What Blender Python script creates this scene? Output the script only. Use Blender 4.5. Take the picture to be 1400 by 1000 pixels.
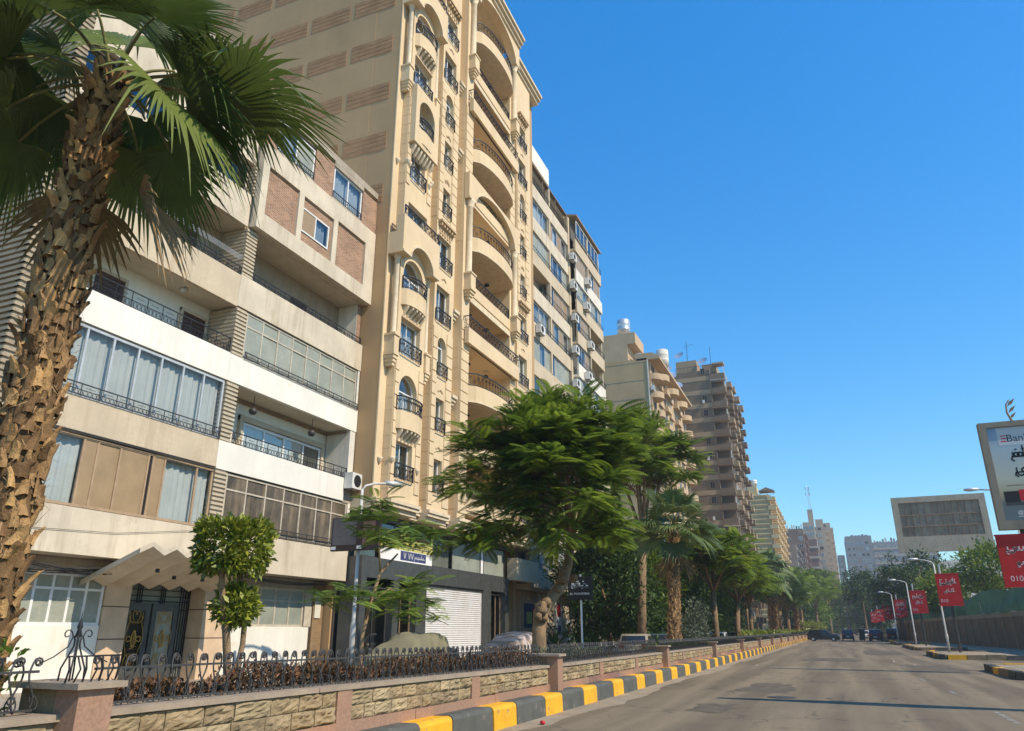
import bpy, math, random
import numpy as np
from mathutils import Vector, Matrix
for o in list(bpy.data.objects): bpy.data.objects.remove(o)
SC = bpy.context.scene
COL = SC.collection
R = math.radians
rnd = random.Random(7)

# ------------------------------------------------------------------ camera
cd = bpy.data.cameras.new('camera'); cam = bpy.data.objects.new('camera', cd); COL.objects.link(cam)
cd.sensor_width = 36; cd.lens = 1020.0/1400*36; cd.clip_start = .05; cd.clip_end = 6000
cam.location = (0, 0, 1.6); cam.rotation_euler = (R(90+19.54), 0, R(22.576))
SC.camera = cam

# ------------------------------------------------------------------ light
SUN = Vector((1, -.17, 1.0)).normalized()
w = bpy.data.worlds.new('World'); SC.world = w; w.use_nodes = True
nt = w.node_tree; bg = nt.nodes['Background']
sky = nt.nodes.new('ShaderNodeTexSky'); sky.sky_type = 'NISHITA'; sky.sun_disc = False
sky.sun_elevation = math.asin(SUN.z); sky.sun_rotation = math.atan2(SUN.x, SUN.y)
sky.altitude = 0; sky.air_density = 1.3; sky.dust_density = 0; sky.ozone_density = 3.0
ga = nt.nodes.new('ShaderNodeGamma'); ga.inputs[1].default_value = .7; nt.links.new(sky.outputs[0], ga.inputs[0])
hs = nt.nodes.new('ShaderNodeHueSaturation'); hs.inputs['Saturation'].default_value = 1.70; nt.links.new(ga.outputs[0], hs.inputs['Color'])
mx = nt.nodes.new('ShaderNodeMix'); mx.data_type = 'RGBA'; mx.blend_type = 'MULTIPLY'; mx.inputs[0].default_value = 1; mx.inputs[7].default_value = (.84, 1.2, 1.42, 1)
nt.links.new(hs.outputs[0], mx.inputs[6]); nt.links.new(mx.outputs[2], bg.inputs[0]); bg.inputs[1].default_value = .15
sl = bpy.data.lights.new('sun', 'SUN'); sl.energy = 3.5; sl.angle = R(.53); sl.color = (1, .87, .69)
so = bpy.data.objects.new('sun', sl); COL.objects.link(so); so.rotation_euler = SUN.to_track_quat('Z', 'Y').to_euler()
so.location = (30, -5, 60)
vs = SC.view_settings; vs.view_transform = 'Standard'; vs.look = 'None'; vs.exposure = .66; vs.gamma = 1; vs.use_curve_mapping = False

# ------------------------------------------------------------------ materials
MATS = {}
def mat(name, col, rough=.8, var=.12, scale=2.0, bump=0, bscale=30, metal=0, spec=.3, streak=0, streakcol=None, trans=0, rndattr=0, detail=6):
    """procedural surface: base colour with noise wear, optional vertical dirt streaks and fine relief"""
    if name in MATS: return MATS[name]
    m = bpy.data.materials.new(name); m.use_nodes = True; t = m.node_tree; N = t.nodes; L = t.links
    b = N['Principled BSDF']; b.inputs['Roughness'].default_value = rough; b.inputs['Metallic'].default_value = metal
    b.inputs['Specular IOR Level'].default_value = spec
    tc = N.new('ShaderNodeTexCoord')
    geo = N.new('ShaderNodeNewGeometry')
    def noise(sc, vec=None, det=detail, ro=.6):
        n = N.new('ShaderNodeTexNoise'); n.inputs['Scale'].default_value = sc; n.inputs['Detail'].default_value = det; n.inputs['Roughness'].default_value = ro
        L.new(vec or geo.outputs['Position'], n.inputs['Vector']); return n.outputs['Fac']
    def mixc(f, a, bcol, mode='MIX'):
        x = N.new('ShaderNodeMix'); x.data_type = 'RGBA'; x.blend_type = mode
        if isinstance(f, (int, float)): x.inputs[0].default_value = f
        else: L.new(f, x.inputs[0])
        for i, v in ((6, a), (7, bcol)):
            if hasattr(v, 'links'): L.new(v, x.inputs[i])
            else: x.inputs[i].default_value = (*v, 1)
        return x.outputs[2]
    def ramp(f, lo, hi):
        r = N.new('ShaderNodeMapRange'); r.inputs[1].default_value = lo; r.inputs[2].default_value = hi
        L.new(f, r.inputs[0]); return r.outputs[0]
    lo = tuple(max(0, c*(1-var*1.6)) for c in col); hi = tuple(min(1, c*(1+var)) for c in col)
    c = mixc(ramp(noise(scale), .3, .7), lo, hi)
    if var: c = mixc(ramp(noise(scale*9.3), .35, .75), c, tuple(x*(1-var*.8) for x in col))if var > .1 else c
    if streak:
        mp = N.new('ShaderNodeMapping'); mp.inputs['Scale'].default_value = (3.2, 3.2, .22)
        L.new(geo.outputs['Position'], mp.inputs[0])
        mp2 = N.new('ShaderNodeMath'); mp2.operation = 'MULTIPLY'
        L.new(ramp(noise(1.0, mp.outputs[0], 8, .7), .47, .72), mp2.inputs[0])
        L.new(ramp(noise(.35), .35, .62), mp2.inputs[1])
        m3 = N.new('ShaderNodeMath'); m3.operation = 'MULTIPLY'; m3.inputs[1].default_value = streak; L.new(mp2.outputs[0], m3.inputs[0])
        c = mixc(m3.outputs[0], c, streakcol or tuple(x*.45 for x in col))
    if rndattr:
        a = N.new('ShaderNodeAttribute'); a.attribute_name = 'rnd'
        h = N.new('ShaderNodeHueSaturation'); L.new(c, h.inputs['Color'])
        r1 = N.new('ShaderNodeMapRange'); r1.inputs[3].default_value = 1-rndattr; r1.inputs[4].default_value = 1+rndattr*1.3; L.new(a.outputs['Fac'], r1.inputs[0]); L.new(r1.outputs[0], h.inputs['Value'])
        r2 = N.new('ShaderNodeMapRange'); r2.inputs[3].default_value = .515 if name != 'boot' else .505; r2.inputs[4].default_value = .475 if name != 'boot' else .512; L.new(a.outputs['Fac'], r2.inputs[0]); L.new(r2.outputs[0], h.inputs['Hue'])
        c = h.outputs[0]
    L.new(c, b.inputs['Base Color'])
    if bump:
        bp = N.new('ShaderNodeBump'); bp.inputs['Strength'].default_value = bump; bp.inputs['Distance'].default_value = .02
        L.new(noise(bscale, None, 5, .65), bp.inputs['Height']); L.new(bp.outputs[0], b.inputs['Normal'])
    if trans:
        tr = N.new('ShaderNodeBsdfTranslucent'); L.new(c, tr.inputs[0]); ms = N.new('ShaderNodeMixShader'); ms.inputs[0].default_value = trans
        L.new(b.outputs[0], ms.inputs[1]); L.new(tr.outputs[0], ms.inputs[2]); L.new(ms.outputs[0], N['Material Output'].inputs[0])
    MATS[name] = m; m['c'] = True
    return m
def glass(name, tint=(.9, .95, .95), refl=.9):
    m = bpy.data.materials.new(name); m.use_nodes = True; t = m.node_tree; N = t.nodes; L = t.links
    N.remove(N['Principled BSDF'])
    lw = N.new('ShaderNodeLayerWeight'); lw.inputs[0].default_value = .5
    pw = N.new('ShaderNodeMath'); pw.operation = 'POWER'; pw.inputs[1].default_value = 4; L.new(lw.outputs['Facing'], pw.inputs[0])
    fr = N.new('ShaderNodeMapRange'); r0 = .05+.16*refl; fr.inputs[3].default_value = r0; fr.inputs[4].default_value = 1; L.new(pw.outputs[0], fr.inputs[0])
    tp = N.new('ShaderNodeBsdfTransparent'); tp.inputs[0].default_value = (*tint, 1)
    g = N.new('ShaderNodeBsdfGlossy'); g.inputs['Roughness'].default_value = .02
    n = N.new('ShaderNodeTexNoise'); n.inputs['Scale'].default_value = .9; bp = N.new('ShaderNodeBump'); bp.inputs['Strength'].default_value = .05
    L.new(n.outputs[0], bp.inputs['Height']); L.new(bp.outputs[0], g.inputs['Normal'])
    ms = N.new('ShaderNodeMixShader'); L.new(fr.outputs[0], ms.inputs[0]); L.new(tp.outputs[0], ms.inputs[1]); L.new(g.outputs[0], ms.inputs[2])
    L.new(ms.outputs[0], N['Material Output'].inputs[0]); MATS[name] = m; return m
def brickmat(name, c1, c2, mortar, scale=1, bw=.25, bh=.075):
    m = mat(name, c1, .9, .2, 3, .3, 40); t = m.node_tree; N = t.nodes; L = t.links
    geo = N.new('ShaderNodeNewGeometry'); sp = N.new('ShaderNodeSeparateXYZ'); L.new(geo.outputs['Position'], sp.inputs[0])
    ad = N.new('ShaderNodeMath'); ad.operation = 'ADD'; L.new(sp.outputs[0], ad.inputs[0]); L.new(sp.outputs[1], ad.inputs[1])
    cb = N.new('ShaderNodeCombineXYZ'); L.new(ad.outputs[0], cb.inputs[0]); L.new(sp.outputs[2], cb.inputs[1])
    bt = N.new('ShaderNodeTexBrick'); L.new(cb.outputs[0], bt.inputs['Vector'])
    bt.inputs['Color1'].default_value = (*c1, 1); bt.inputs['Color2'].default_value = (*c2, 1); bt.inputs['Mortar'].default_value = (*mortar, 1)
    bt.inputs['Scale'].default_value = scale; bt.inputs['Brick Width'].default_value = bw; bt.inputs['Row Height'].default_value = bh; bt.inputs['Mortar Size'].default_value = .008
    nn = N.new('ShaderNodeTexNoise'); nn.inputs['Scale'].default_value = 1.3; nn.inputs['Detail'].default_value = 8
    L.new(geo.outputs['Position'], nn.inputs['Vector'])
    x = N.new('ShaderNodeMix'); x.data_type = 'RGBA'; x.blend_type = 'MULTIPLY'; x.inputs[0].default_value = .55
    L.new(bt.outputs[0], x.inputs[6]); L.new(nn.outputs[0], x.inputs[7])
    g = N.new('ShaderNodeBrightContrast'); g.inputs['Bright'].default_value = .0; L.new(x.outputs[2], g.inputs[0])
    L.new(g.outputs[0], N['Principled BSDF'].inputs['Base Color'])
    bp = N.new('ShaderNodeBump'); bp.inputs['Strength'].default_value = .6; bp.inputs['Distance'].default_value = .015; bp.invert = True
    L.new(bt.outputs['Fac'], bp.inputs['Height']); L.new(bp.outputs[0], N['Principled BSDF'].inputs['Normal'])
    return m
mat('cream', (.60, .52, .39), .85, .10, .8, .25, 60, streak=.75, streakcol=(.30, .23, .15))
mat('beige', (.56, .46, .32), .85, .12, .9, .25, 60, streak=.6, streakcol=(.33, .24, .14))
mat('white', (.77, .735, .64), .8, .06, .7, .15, 50, streak=.42, streakcol=(.52, .44, .32))
mat('offwhite', (.70, .66, .57), .85, .10, .8, .2, 50, streak=.55, streakcol=(.36, .29, .2))
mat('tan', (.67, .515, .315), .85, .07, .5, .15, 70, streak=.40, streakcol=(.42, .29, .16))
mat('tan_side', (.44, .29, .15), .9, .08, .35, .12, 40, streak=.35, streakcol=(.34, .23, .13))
mat('tan_dark', (.50, .355, .20), .9, .10, 1, .2, 60)
mat('tan_trim', (.66, .54, .37), .8, .10, 3, .3, 60)
mat('stone_rib', (.52, .44, .315), .9, .14, 5, .3, 60)
mat('concrete', (.40, .34, .26), .9, .18, 1.2, .35, 40, streak=.6, streakcol=(.2, .15, .1))
mat('soffit', (.62, .54, .41), .9, .14, 1.2, .1, 40)
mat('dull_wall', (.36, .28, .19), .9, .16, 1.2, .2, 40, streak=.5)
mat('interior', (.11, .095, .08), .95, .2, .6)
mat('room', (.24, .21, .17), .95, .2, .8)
mat('iron', (.022, .022, .023), .5, .3, 8, .15, 80, spec=.4)
mat('iron_grey', (.055, .053, .05), .5, .25, 8, .15, 80, spec=.4)
mat('alu', (.52, .53, .52), .45, .10, 5, 0, metal=.3)
mat('alu_white', (.72, .72, .69), .5, .06, 5)
mat('frame_dirty', (.55, .48, .37), .6, .2, 5, .15, 60)
mat('wood', (.30, .20, .12), .6, .2, 4, .2, 40)
mat('wood_light', (.40, .28, .17), .6, .18, 4, .1, 40)
mat('panel_brown', (.34, .235, .125), .45, .14, 2, .05, 30, spec=.5)
mat('shutter', (.10, .05, .035), .6, .2, 6)
mat('curtain', (.62, .62, .58), .9, .06, 2, trans=.25)
mat('curtain_warm', (.52, .46, .34), .9, .10, 1.5)
mat('dusty_pane', (.31, .33, .27), .5, .22, 1.2, streak=.5, streakcol=(.42, .36, .24), spec=.5)
mat('dirty_pane', (.13, .10, .065), .45, .5, 1.6, streak=.9, streakcol=(.33, .25, .15), spec=.5)
glass('glass', (.86, .9, .9), .0); glass('glass_blue', (.6, .66, .70), .6); glass('glass_dark', (.3, .32, .3), .5)
glass('glass_sky', (.74, .80, .82), .7)
brickmat('brick', (.50, .27, .15), (.33, .17, .095), (.62, .52, .40))
brickmat('brick_side', (.52, .29, .14), (.44, .235, .11), (.56, .38, .21), 1, .3, .09)
brickmat('brick_raw', (.42, .27, .14), (.33, .20, .10), (.36, .28, .18))
mat('black_granite', (.075, .077, .072), .35, .3, 3, .05, 60, spec=.5)
mat('roller', (.72, .70, .67), .5, .05, 2, streak=.3, streakcol=(.5, .42, .32), spec=.4)
mat('gold', (.55, .34, .08), .4, .2, 8, metal=.6)
mat('ac_white', (.66, .65, .60), .5, .1, 4, streak=.4)
mat('granite', (.38, .225, .145), .55, .28, 30, .1, 90, spec=.4)
mat('granite_dark', (.27, .15, .11), .6, .22, 4, .15, 90)
mat('limestone', (.36, .27, .15), .95, .30, 3.2, 1.0, 22, streak=.5, streakcol=(.16, .12, .07))
mat('limestone_b', (.30, .225, .13), .95, .32, 3.6, 1.0, 18, streak=.5, streakcol=(.14, .10, .06))
mat('limestone_c', (.41, .32, .185), .95, .30, 3.0, 1.0, 25, streak=.5, streakcol=(.2, .15, .09))
mat('mortar', (.30, .235, .15), .95, .2, 4, .5, 30)
mat('cap', (.34, .27, .195), .85, .18, 3, .3, 40)
mat('yellow', (.78, .40, .018), .6, .10, 3, .25, 30, streak=.3, streakcol=(.35, .2, .05))
mat('kerb_dark', (.105, .105, .088), .75, .22, 3, .3, 30)
mat('kerb_worn', (.27, .21, .125), .8, .35, 4, .4, 20)
mat('steel_pole', (.56, .55, .51), .5, .15, 4, streak=.4)
mat('galv', (.62, .63, .64), .35, .12, 3, metal=.6)
mat('red', (.44, .009, .006), .55, .08, 2, spec=.4)
mat('red_text', (.75, .55, .53), .6, .1, 3)
mat('black', (.018, .018, .018), .6, .2, 4)
mat('rubber', (.02, .02, .02), .8, .2, 6)
mat('bark', (.235, .155, .085), .95, .3, 5, .8, 22)
mat('bark_grey', (.31, .205, .115), .95, .3, 4, .9, 18)
mat('boot', (.36, .195, .085), .85, .35, 9, .7, 50, rndattr=.5)
mat('fibre', (.20, .12, .055), .95, .35, 12, .8, 60)
mat('palm_leaf', (.10, .145, .028), .5, .15, 6, spec=.4, trans=.30, rndattr=.35)
mat('palm_leaf2', (.115, .17, .048), .5, .15, 6, spec=.45, trans=.25, rndattr=.35)
mat('dry_leaf', (.30, .20, .09), .8, .25, 6, trans=.15, rndattr=.3)
mat('petiole', (.18, .16, .05), .6, .2, 5)
mat('leaf', (.135, .215, .022), .45, .12, 3, spec=.4, trans=.46, rndattr=.55)
mat('leaf_bright', (.13, .215, .03), .55, .12, 3, spec=.35, trans=.32, rndattr=.42)
mat('leaf_dark', (.045, .088, .018), .55, .15, 3, spec=.35, trans=.25, rndattr=.42)
mat('leaf_hedge', (.21, .255, .03), .3, .12, 3, spec=.6, trans=.25, rndattr=.42)
mat('leaf_red', (.155, .09, .04), .6, .2, 4, spec=.3, trans=.2, rndattr=.5)
mat('leaf_grey', (.11, .135, .085), .6, .15, 4, trans=.2, rndattr=.4)
mat('flower', (.55, .09, .02), .6, .15, 4, trans=.3, rndattr=.3)
mat('soil', (.17, .115, .07), .95, .3, 3, .6, 20)
mat('cover_olive', (.20, .185, .115), .85, .12, 2, .25, 25)
mat('cover_pink', (.42, .34, .30), .85, .1, 2, .2, 25)
mat('net_green', (.05, .135, .092), .75, .3, .8, .3, 12, trans=.15, streak=.5, streakcol=(.12, .15, .09))
mat('fence_wall', (.23, .155, .09), .9, .2, .8, .3, 30, streak=.5, streakcol=(.08, .055, .03))
mat('fence_wall_cap', (.34, .26, .16), .9, .15, 1, .2, 30)
mat('board_back', (.31, .245, .165), .95, .3, .8, .2, 30, spec=.05, streak=.8, streakcol=(.18, .13, .09))
mat('board_frame', (.40, .345, .255), .9, .12, .8, .2, 30, streak=.7, streakcol=(.25, .19, .12))
mat('paper', (.75, .75, .72), .7, .03, 1); mat('blue_print', (.05, .06, .14), .6, .1, 1); mat('yellow_print', (.52, .47, .14), .6, .08, 1)
mat('green_print', (.30, .38, .10), .6, .1, 1); mat('red_print', (.55, .02, .03), .6, .1, 1)

def chip(name, col, scale, lo, hi, amt=1.0):
    """wear: patches of another colour showing through where a noise passes a threshold"""
    m = MATS[name]; N = m.node_tree.nodes; L = m.node_tree.links; b = N['Principled BSDF']; src = b.inputs['Base Color'].links[0].from_socket
    g = N.new('ShaderNodeNewGeometry'); n = N.new('ShaderNodeTexNoise'); n.inputs['Scale'].default_value = scale; n.inputs['Detail'].default_value = 9; n.inputs['Roughness'].default_value = .7; L.new(g.outputs['Position'], n.inputs['Vector'])
    r = N.new('ShaderNodeMapRange'); r.inputs[1].default_value = lo; r.inputs[2].default_value = hi; r.inputs[4].default_value = amt; L.new(n.outputs[0], r.inputs[0])
    x = N.new('ShaderNodeMix'); x.data_type = 'RGBA'; L.new(r.outputs[0], x.inputs[0]); L.new(src, x.inputs[6]); x.inputs[7].default_value = (*col, 1); L.new(x.outputs[2], b.inputs['Base Color'])
chip('yellow', (.24, .20, .15), 5, .60, .66, .85); chip('yellow', (.50, .26, .03), 1.6, .5, .7, .6); chip('kerb_dark', (.25, .21, .16), 6, .60, .68, .8)
chip('white', (.55, .46, .33), 1.1, .60, .72, .55); chip('cream', (.42, .34, .23), 1.3, .58, .72, .7); chip('beige', (.40, .32, .21), 1.1, .58, .72, .6); chip('tan', (.56, .41, .24), .45, .55, .75, .7)
chip('boot', (.20, .115, .055), 7, .55, .7, .8); chip('leaf', (.16, .16, .05), .9, .55, .7, .5); chip('roller', (.5, .43, .34), .8, .55, .75, .6); chip('board_frame', (.2, .15, .1), 1.2, .55, .7, .7)
chip('offwhite', (.50, .40, .27), 1.0, .55, .70, .7); chip('limestone', (.13, .10, .06), 6, .58, .66, .8); chip('limestone_c', (.16, .12, .075), 7, .6, .68, .8); chip('granite', (.22, .13, .09), 60, .55, .6, .6)

# ------------------------------------------------------------------ mesh helpers
ORG = {}
def setp(o, label=None, cat=None, group=None, kind=None):
    if label: o['label'] = label
    if cat: o['category'] = cat
    if group: o['group'] = group
    if kind: o['kind'] = kind
    return o
def thing(name, label, cat, loc=(0, 0, 0), group=None):
    o = bpy.data.objects.new(name, None); COL.objects.link(o); o.location = loc; o.empty_display_size = .3
    ORG[o.name] = Vector(loc); return setp(o, label, cat, group)
def org(p):
    v = Vector((0, 0, 0))
    while p is not None:
        v += Vector(p.location); p = p.parent
    return v
def place(me, name, parent=None, loc=(0, 0, 0), rot=(0, 0, 0), sc=(1, 1, 1), m=None):
    """object from shared mesh at a world place"""
    o = bpy.data.objects.new(name, me); COL.objects.link(o)
    l = Vector(loc)
    if parent is not None: o.parent = parent; l = l-org(parent)
    o.location = l; o.rotation_euler = rot; o.scale = sc
    return o
class MB:
    def __init__(s): s.v = []; s.f = []
    def add(s, vs, fs):
        n = len(s.v); s.v.extend(vs); s.f.extend(tuple(i+n for i in f) for f in fs); return s
    def box(s, x0, x1, y0, y1, z0, z1):
        if x0 > x1: x0, x1 = x1, x0
        if y0 > y1: y0, y1 = y1, y0
        if z0 > z1: z0, z1 = z1, z0
        return s.add([(x0, y0, z0), (x1, y0, z0), (x1, y1, z0), (x0, y1, z0), (x0, y0, z1), (x1, y0, z1), (x1, y1, z1), (x0, y1, z1)],
                     [(3, 2, 1, 0), (4, 5, 6, 7), (0, 1, 5, 4), (1, 2, 6, 5), (2, 3, 7, 6), (3, 0, 4, 7)])
    def prism(s, pts, ax, a, b):
        """extrude polygon along axis: 'x' pts=(y,z); 'y' pts=(x,z); 'z' pts=(x,y)"""
        n = len(pts)
        def q(p, t): return (t, p[0], p[1]) if ax == 'x' else (p[0], t, p[1]) if ax == 'y' else (p[0], p[1], t)
        area = sum(pts[i][0]*pts[(i+1) % n][1]-pts[(i+1) % n][0]*pts[i][1] for i in range(n))
        if area < 0: pts = pts[::-1]
        if a > b: a, b = b, a
        fl = ax == 'y'
        vs = [q(p, a) for p in pts]+[q(p, b) for p in pts]
        fs = [tuple(range(n))[::-1], tuple(range(n, 2*n))]+[(i, (i+1) % n, n+(i+1) % n, n+i) for i in range(n)]
        if fl: fs = [f[::-1] for f in fs]
        return s.add(vs, fs)
    def tube(s, pts, r, n=6, cap=True):
        P = [Vector(p) for p in pts]; k = len(P)
        rs = r if isinstance(r, (list, tuple)) else [r]*k
        vs = []; fs = []
        prev = None
        for i, p in enumerate(P):
            d = (P[min(i+1, k-1)]-P[max(i-1, 0)])
            d = d.normalized() if d.length > 1e-9 else Vector((0, 0, 1))
            if prev is None:
                u = d.cross(Vector((0, 0, 1)));
                if u.length < .05: u = d.cross(Vector((1, 0, 0)))
            else: u = prev-d*prev.dot(d)
            u.normalize(); prev = u; v2 = d.cross(u)
            for j in range(n):
                a = 2*math.pi*(j+.5)/n; vs.append(tuple(p+(u*math.cos(a)+v2*math.sin(a))*rs[i]))
        for i in range(k-1):
            for j in range(n):
                fs.append((i*n+j, i*n+(j+1) % n, (i+1)*n+(j+1) % n, (i+1)*n+j))
        if cap: fs.append(tuple(range(n))[::-1]); fs.append(tuple((k-1)*n+j for j in range(n)))
        return s.add(vs, fs)
    def lathe(s, prof, c, n=12, a0=0, a1=2*math.pi):
        full = abs(a1-a0-2*math.pi) < 1e-6; m = n if full else n+1
        vs = []; fs = []
        for r, z in prof:
            for j in range(m):
                a = a0+(a1-a0)*j/n; vs.append((c[0]+r*math.cos(a), c[1]+r*math.sin(a), c[2]+z))
        for i in range(len(prof)-1):
            for j in range(n):
                j2 = (j+1) % m; fs.append((i*m+j, i*m+j2, (i+1)*m+j2, (i+1)*m+j))
        if prof[0][0] > 1e-4: fs.append(tuple(range(m))[::-1])
        if prof[-1][0] > 1e-4: fs.append(tuple((len(prof)-1)*m+j for j in range(m)))
        return s.add(vs, fs)
    def ring(s, c, r, t, nrm='x', n=10):
        pts = []
        for j in range(n+1):
            a = 2*math.pi*j/n; u, v = r*math.cos(a), r*math.sin(a)
            pts.append((c[0], c[1]+u, c[2]+v) if nrm == 'x' else (c[0]+u, c[1], c[2]+v) if nrm == 'y' else (c[0]+u, c[1]+v, c[2]))
        return s.tube(pts, t, 4, False)
    def mesh(s, name, m, smooth=False, o=Vector((0, 0, 0))):
        me = bpy.data.meshes.new(name)
        me.from_pydata([(v[0]-o.x, v[1]-o.y, v[2]-o.z) for v in s.v], [], s.f)
        if m is not None: me.materials.append(MATS[m] if isinstance(m, str) else m)
        if smooth: me.polygons.foreach_set('use_smooth', [True]*len(me.polygons))
        me.update(); return me
    def obj(s, name, m, parent=None, smooth=False, kind=None, loc=None):
        o0 = org(parent) if parent is not None else Vector(loc or (0, 0, 0))
        me = s.mesh(name, m, smooth, o0)
        o = bpy.data.objects.new(name, me); COL.objects.link(o)
        if parent is not None: o.parent = parent
        else: o.location = o0
        if kind: o['kind'] = kind
        return o
def box(name, m, parent, *a, **k): return MB().box(*a).obj(name, m, parent, **k)
def np_mesh(name, V, F, m, attr=None, smooth=False, parent=None, loc=(0, 0, 0), kind=None, link=True):
    """fast mesh from arrays; F is (k,4) or (k,3); attr = per-vertex 'rnd'"""
    me = bpy.data.meshes.new(name); V = np.asarray(V, np.float32); F = np.asarray(F, np.int32)
    o0 = org(parent) if parent is not None else Vector(loc)
    V = V-np.array(o0, np.float32)
    me.vertices.add(len(V)); me.vertices.foreach_set('co', V.ravel())
    k, q = F.shape
    me.loops.add(k*q); me.loops.foreach_set('vertex_index', F.ravel())
    me.polygons.add(k); me.polygons.foreach_set('loop_start', np.arange(0, k*q, q, dtype=np.int32))
    me.polygons.foreach_set('loop_total', np.full(k, q, np.int32))
    if smooth: me.polygons.foreach_set('use_smooth', np.ones(k, bool))
    if attr is not None:
        a = me.attributes.new('rnd', 'FLOAT', 'POINT'); a.data.foreach_set('value', np.asarray(attr, np.float32))
    me.materials.append(MATS[m] if isinstance(m, str) else m); me.update(calc_edges=True); me.validate()
    if not link: return me
    o = bpy.data.objects.new(name, me); COL.objects.link(o)
    if parent is not None: o.parent = parent
    else: o.location = o0
    if kind: o['kind'] = kind
    return o
def struct(o, label=None): return setp(o, label, None, None, 'structure')
# ------------------------------------------------------------------ ground and road
def asphalt(name, base, dust):
    m = mat(name, base, .88, .10, .25, .5, 140, spec=.35); t = m.node_tree; N = t.nodes; L = t.links
    b = N['Principled BSDF']; src = b.inputs['Base Color'].links[0].from_socket
    geo = N.new('ShaderNodeNewGeometry')
    mp = N.new('ShaderNodeMapping'); mp.inputs['Scale'].default_value = (1.1, .05, 1); L.new(geo.outputs['Position'], mp.inputs[0])
    n = N.new('ShaderNodeTexNoise'); n.inputs['Scale'].default_value = 1.0; n.inputs['Detail'].default_value = 8; L.new(mp.outputs[0], n.inputs['Vector'])
    r = N.new('ShaderNodeMapRange'); r.inputs[1].default_value = .40; r.inputs[2].default_value = .62; L.new(n.outputs[0], r.inputs[0])
    n2 = N.new('ShaderNodeTexNoise'); n2.inputs['Scale'].default_value = 90; n2.inputs['Detail'].default_value = 3; L.new(geo.outputs['Position'], n2.inputs['Vector'])
    x = N.new('ShaderNodeMix'); x.data_type = 'RGBA'; L.new(r.outputs[0], x.inputs[0]); L.new(src, x.inputs[6]); x.inputs[7].default_value = (*dust, 1)
    x2 = N.new('ShaderNodeMix'); x2.data_type = 'RGBA'; x2.blend_type = 'OVERLAY'; x2.inputs[0].default_value = .7; L.new(x.outputs[2], x2.inputs[6]); L.new(n2.outputs[0], x2.inputs[7])
    # cracks and tar patches
    v = N.new('ShaderNodeTexVoronoi'); v.feature = 'DISTANCE_TO_EDGE'; v.inputs['Scale'].default_value = .55
    nz = N.new('ShaderNodeTexNoise'); nz.inputs['Scale'].default_value = 1.6; nz.inputs['Detail'].default_value = 6; L.new(geo.outputs['Position'], nz.inputs['Vector'])
    va = N.new('ShaderNodeVectorMath'); va.operation = 'MULTIPLY_ADD'; va.inputs[1].default_value = (1.2, 1.2, 0); L.new(nz.outputs['Color'], va.inputs[0]); L.new(geo.outputs['Position'], va.inputs[2]); L.new(va.outputs[0], v.inputs['Vector'])
    rr = N.new('ShaderNodeMapRange'); rr.inputs[1].default_value = .0; rr.inputs[2].default_value = .022; rr.inputs[3].default_value = 1; rr.inputs[4].default_value = 0; L.new(v.outputs['Distance'], rr.inputs[0])
    n4 = N.new('ShaderNodeTexNoise'); n4.inputs['Scale'].default_value = .22; n4.inputs['Detail'].default_value = 3; L.new(geo.outputs['Position'], n4.inputs['Vector'])
    r4 = N.new('ShaderNodeMapRange'); r4.inputs[1].default_value = .45; r4.inputs[2].default_value = .55; L.new(n4.outputs[0], r4.inputs[0])
    mu = N.new('ShaderNodeMath'); mu.operation = 'MULTIPLY'; L.new(rr.outputs[0], mu.inputs[0]); L.new(r4.outputs[0], mu.inputs[1])
    mu2 = N.new('ShaderNodeMath'); mu2.operation = 'MULTIPLY'; mu2.inputs[1].default_value = .85; L.new(mu.outputs[0], mu2.inputs[0])
    x3 = N.new('ShaderNodeMix'); x3.data_type = 'RGBA'; L.new(mu2.outputs[0], x3.inputs[0]); L.new(x2.outputs[2], x3.inputs[6]); x3.inputs[7].default_value = (.04, .036, .03, 1)
    L.new(x3.outputs[2], b.inputs['Base Color'])
    MATS[name] = m; chip(name, tuple(c*.62 for c in base), .55, .56, .70, .3); chip(name, tuple(min(1, c*1.25) for c in dust), 1.7, .58, .72, .45); chip(name, (.05, .044, .035), 3.1, .66, .70, .6); chip(name, tuple(c*.5 for c in base), 26, .6, .72, .6)
    return m
asphalt('asphalt', (.15, .116, .070), (.23, .178, .108))
asphalt('lane', (.15, .13, .10), (.26, .21, .15))
mat('dust', (.33, .265, .18), .95, .22, 1.2, .4, 60)
mat('earth', (.27, .22, .155), .95, .2, .1, .2, 20)
mat('paving', (.34, .29, .22), .9, .15, 1.2, .3, 40)
mat('road_paint', (.30, .275, .225), .8, .35, 6, .2, 50)
def sheet(name, m, x0, x1, y0, y1, z, label=None):
    o = MB().add([(x0, y0, z), (x1, y0, z), (x1, y1, z), (x0, y1, z)], [(0, 1, 2, 3)]).obj(name, m); return struct(o, label)
sheet('ground', 'earth', -900, 900, -150, 1300, -.03)
sheet('road', 'asphalt', -5.62, 16, -25, 800, 0, 'grey asphalt road with worn surface running to the far buildings')
sheet('side_lane', 'lane', -14.2, -8.05, -25, 300, -.012)
MB().box(-30, -14.2, -25, 400, -.02, .14).obj('pavement', 'paving')['kind'] = 'structure'
# dusty gutter strip: ragged edge
g = MB(); ys = [(-6+i*.9) for i in range(160)]; pv = None
for y in ys:
    a = (-5.61, y, .004); b = (-5.15+.28*rnd.random()+.12*math.sin(y*.4), y, .004)
    if pv: g.add([pv[0], pv[1], b, a], [(0, 1, 2, 3)])
    pv = (a, b)
struct(g.obj('gutter_dust', 'dust'))
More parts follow.
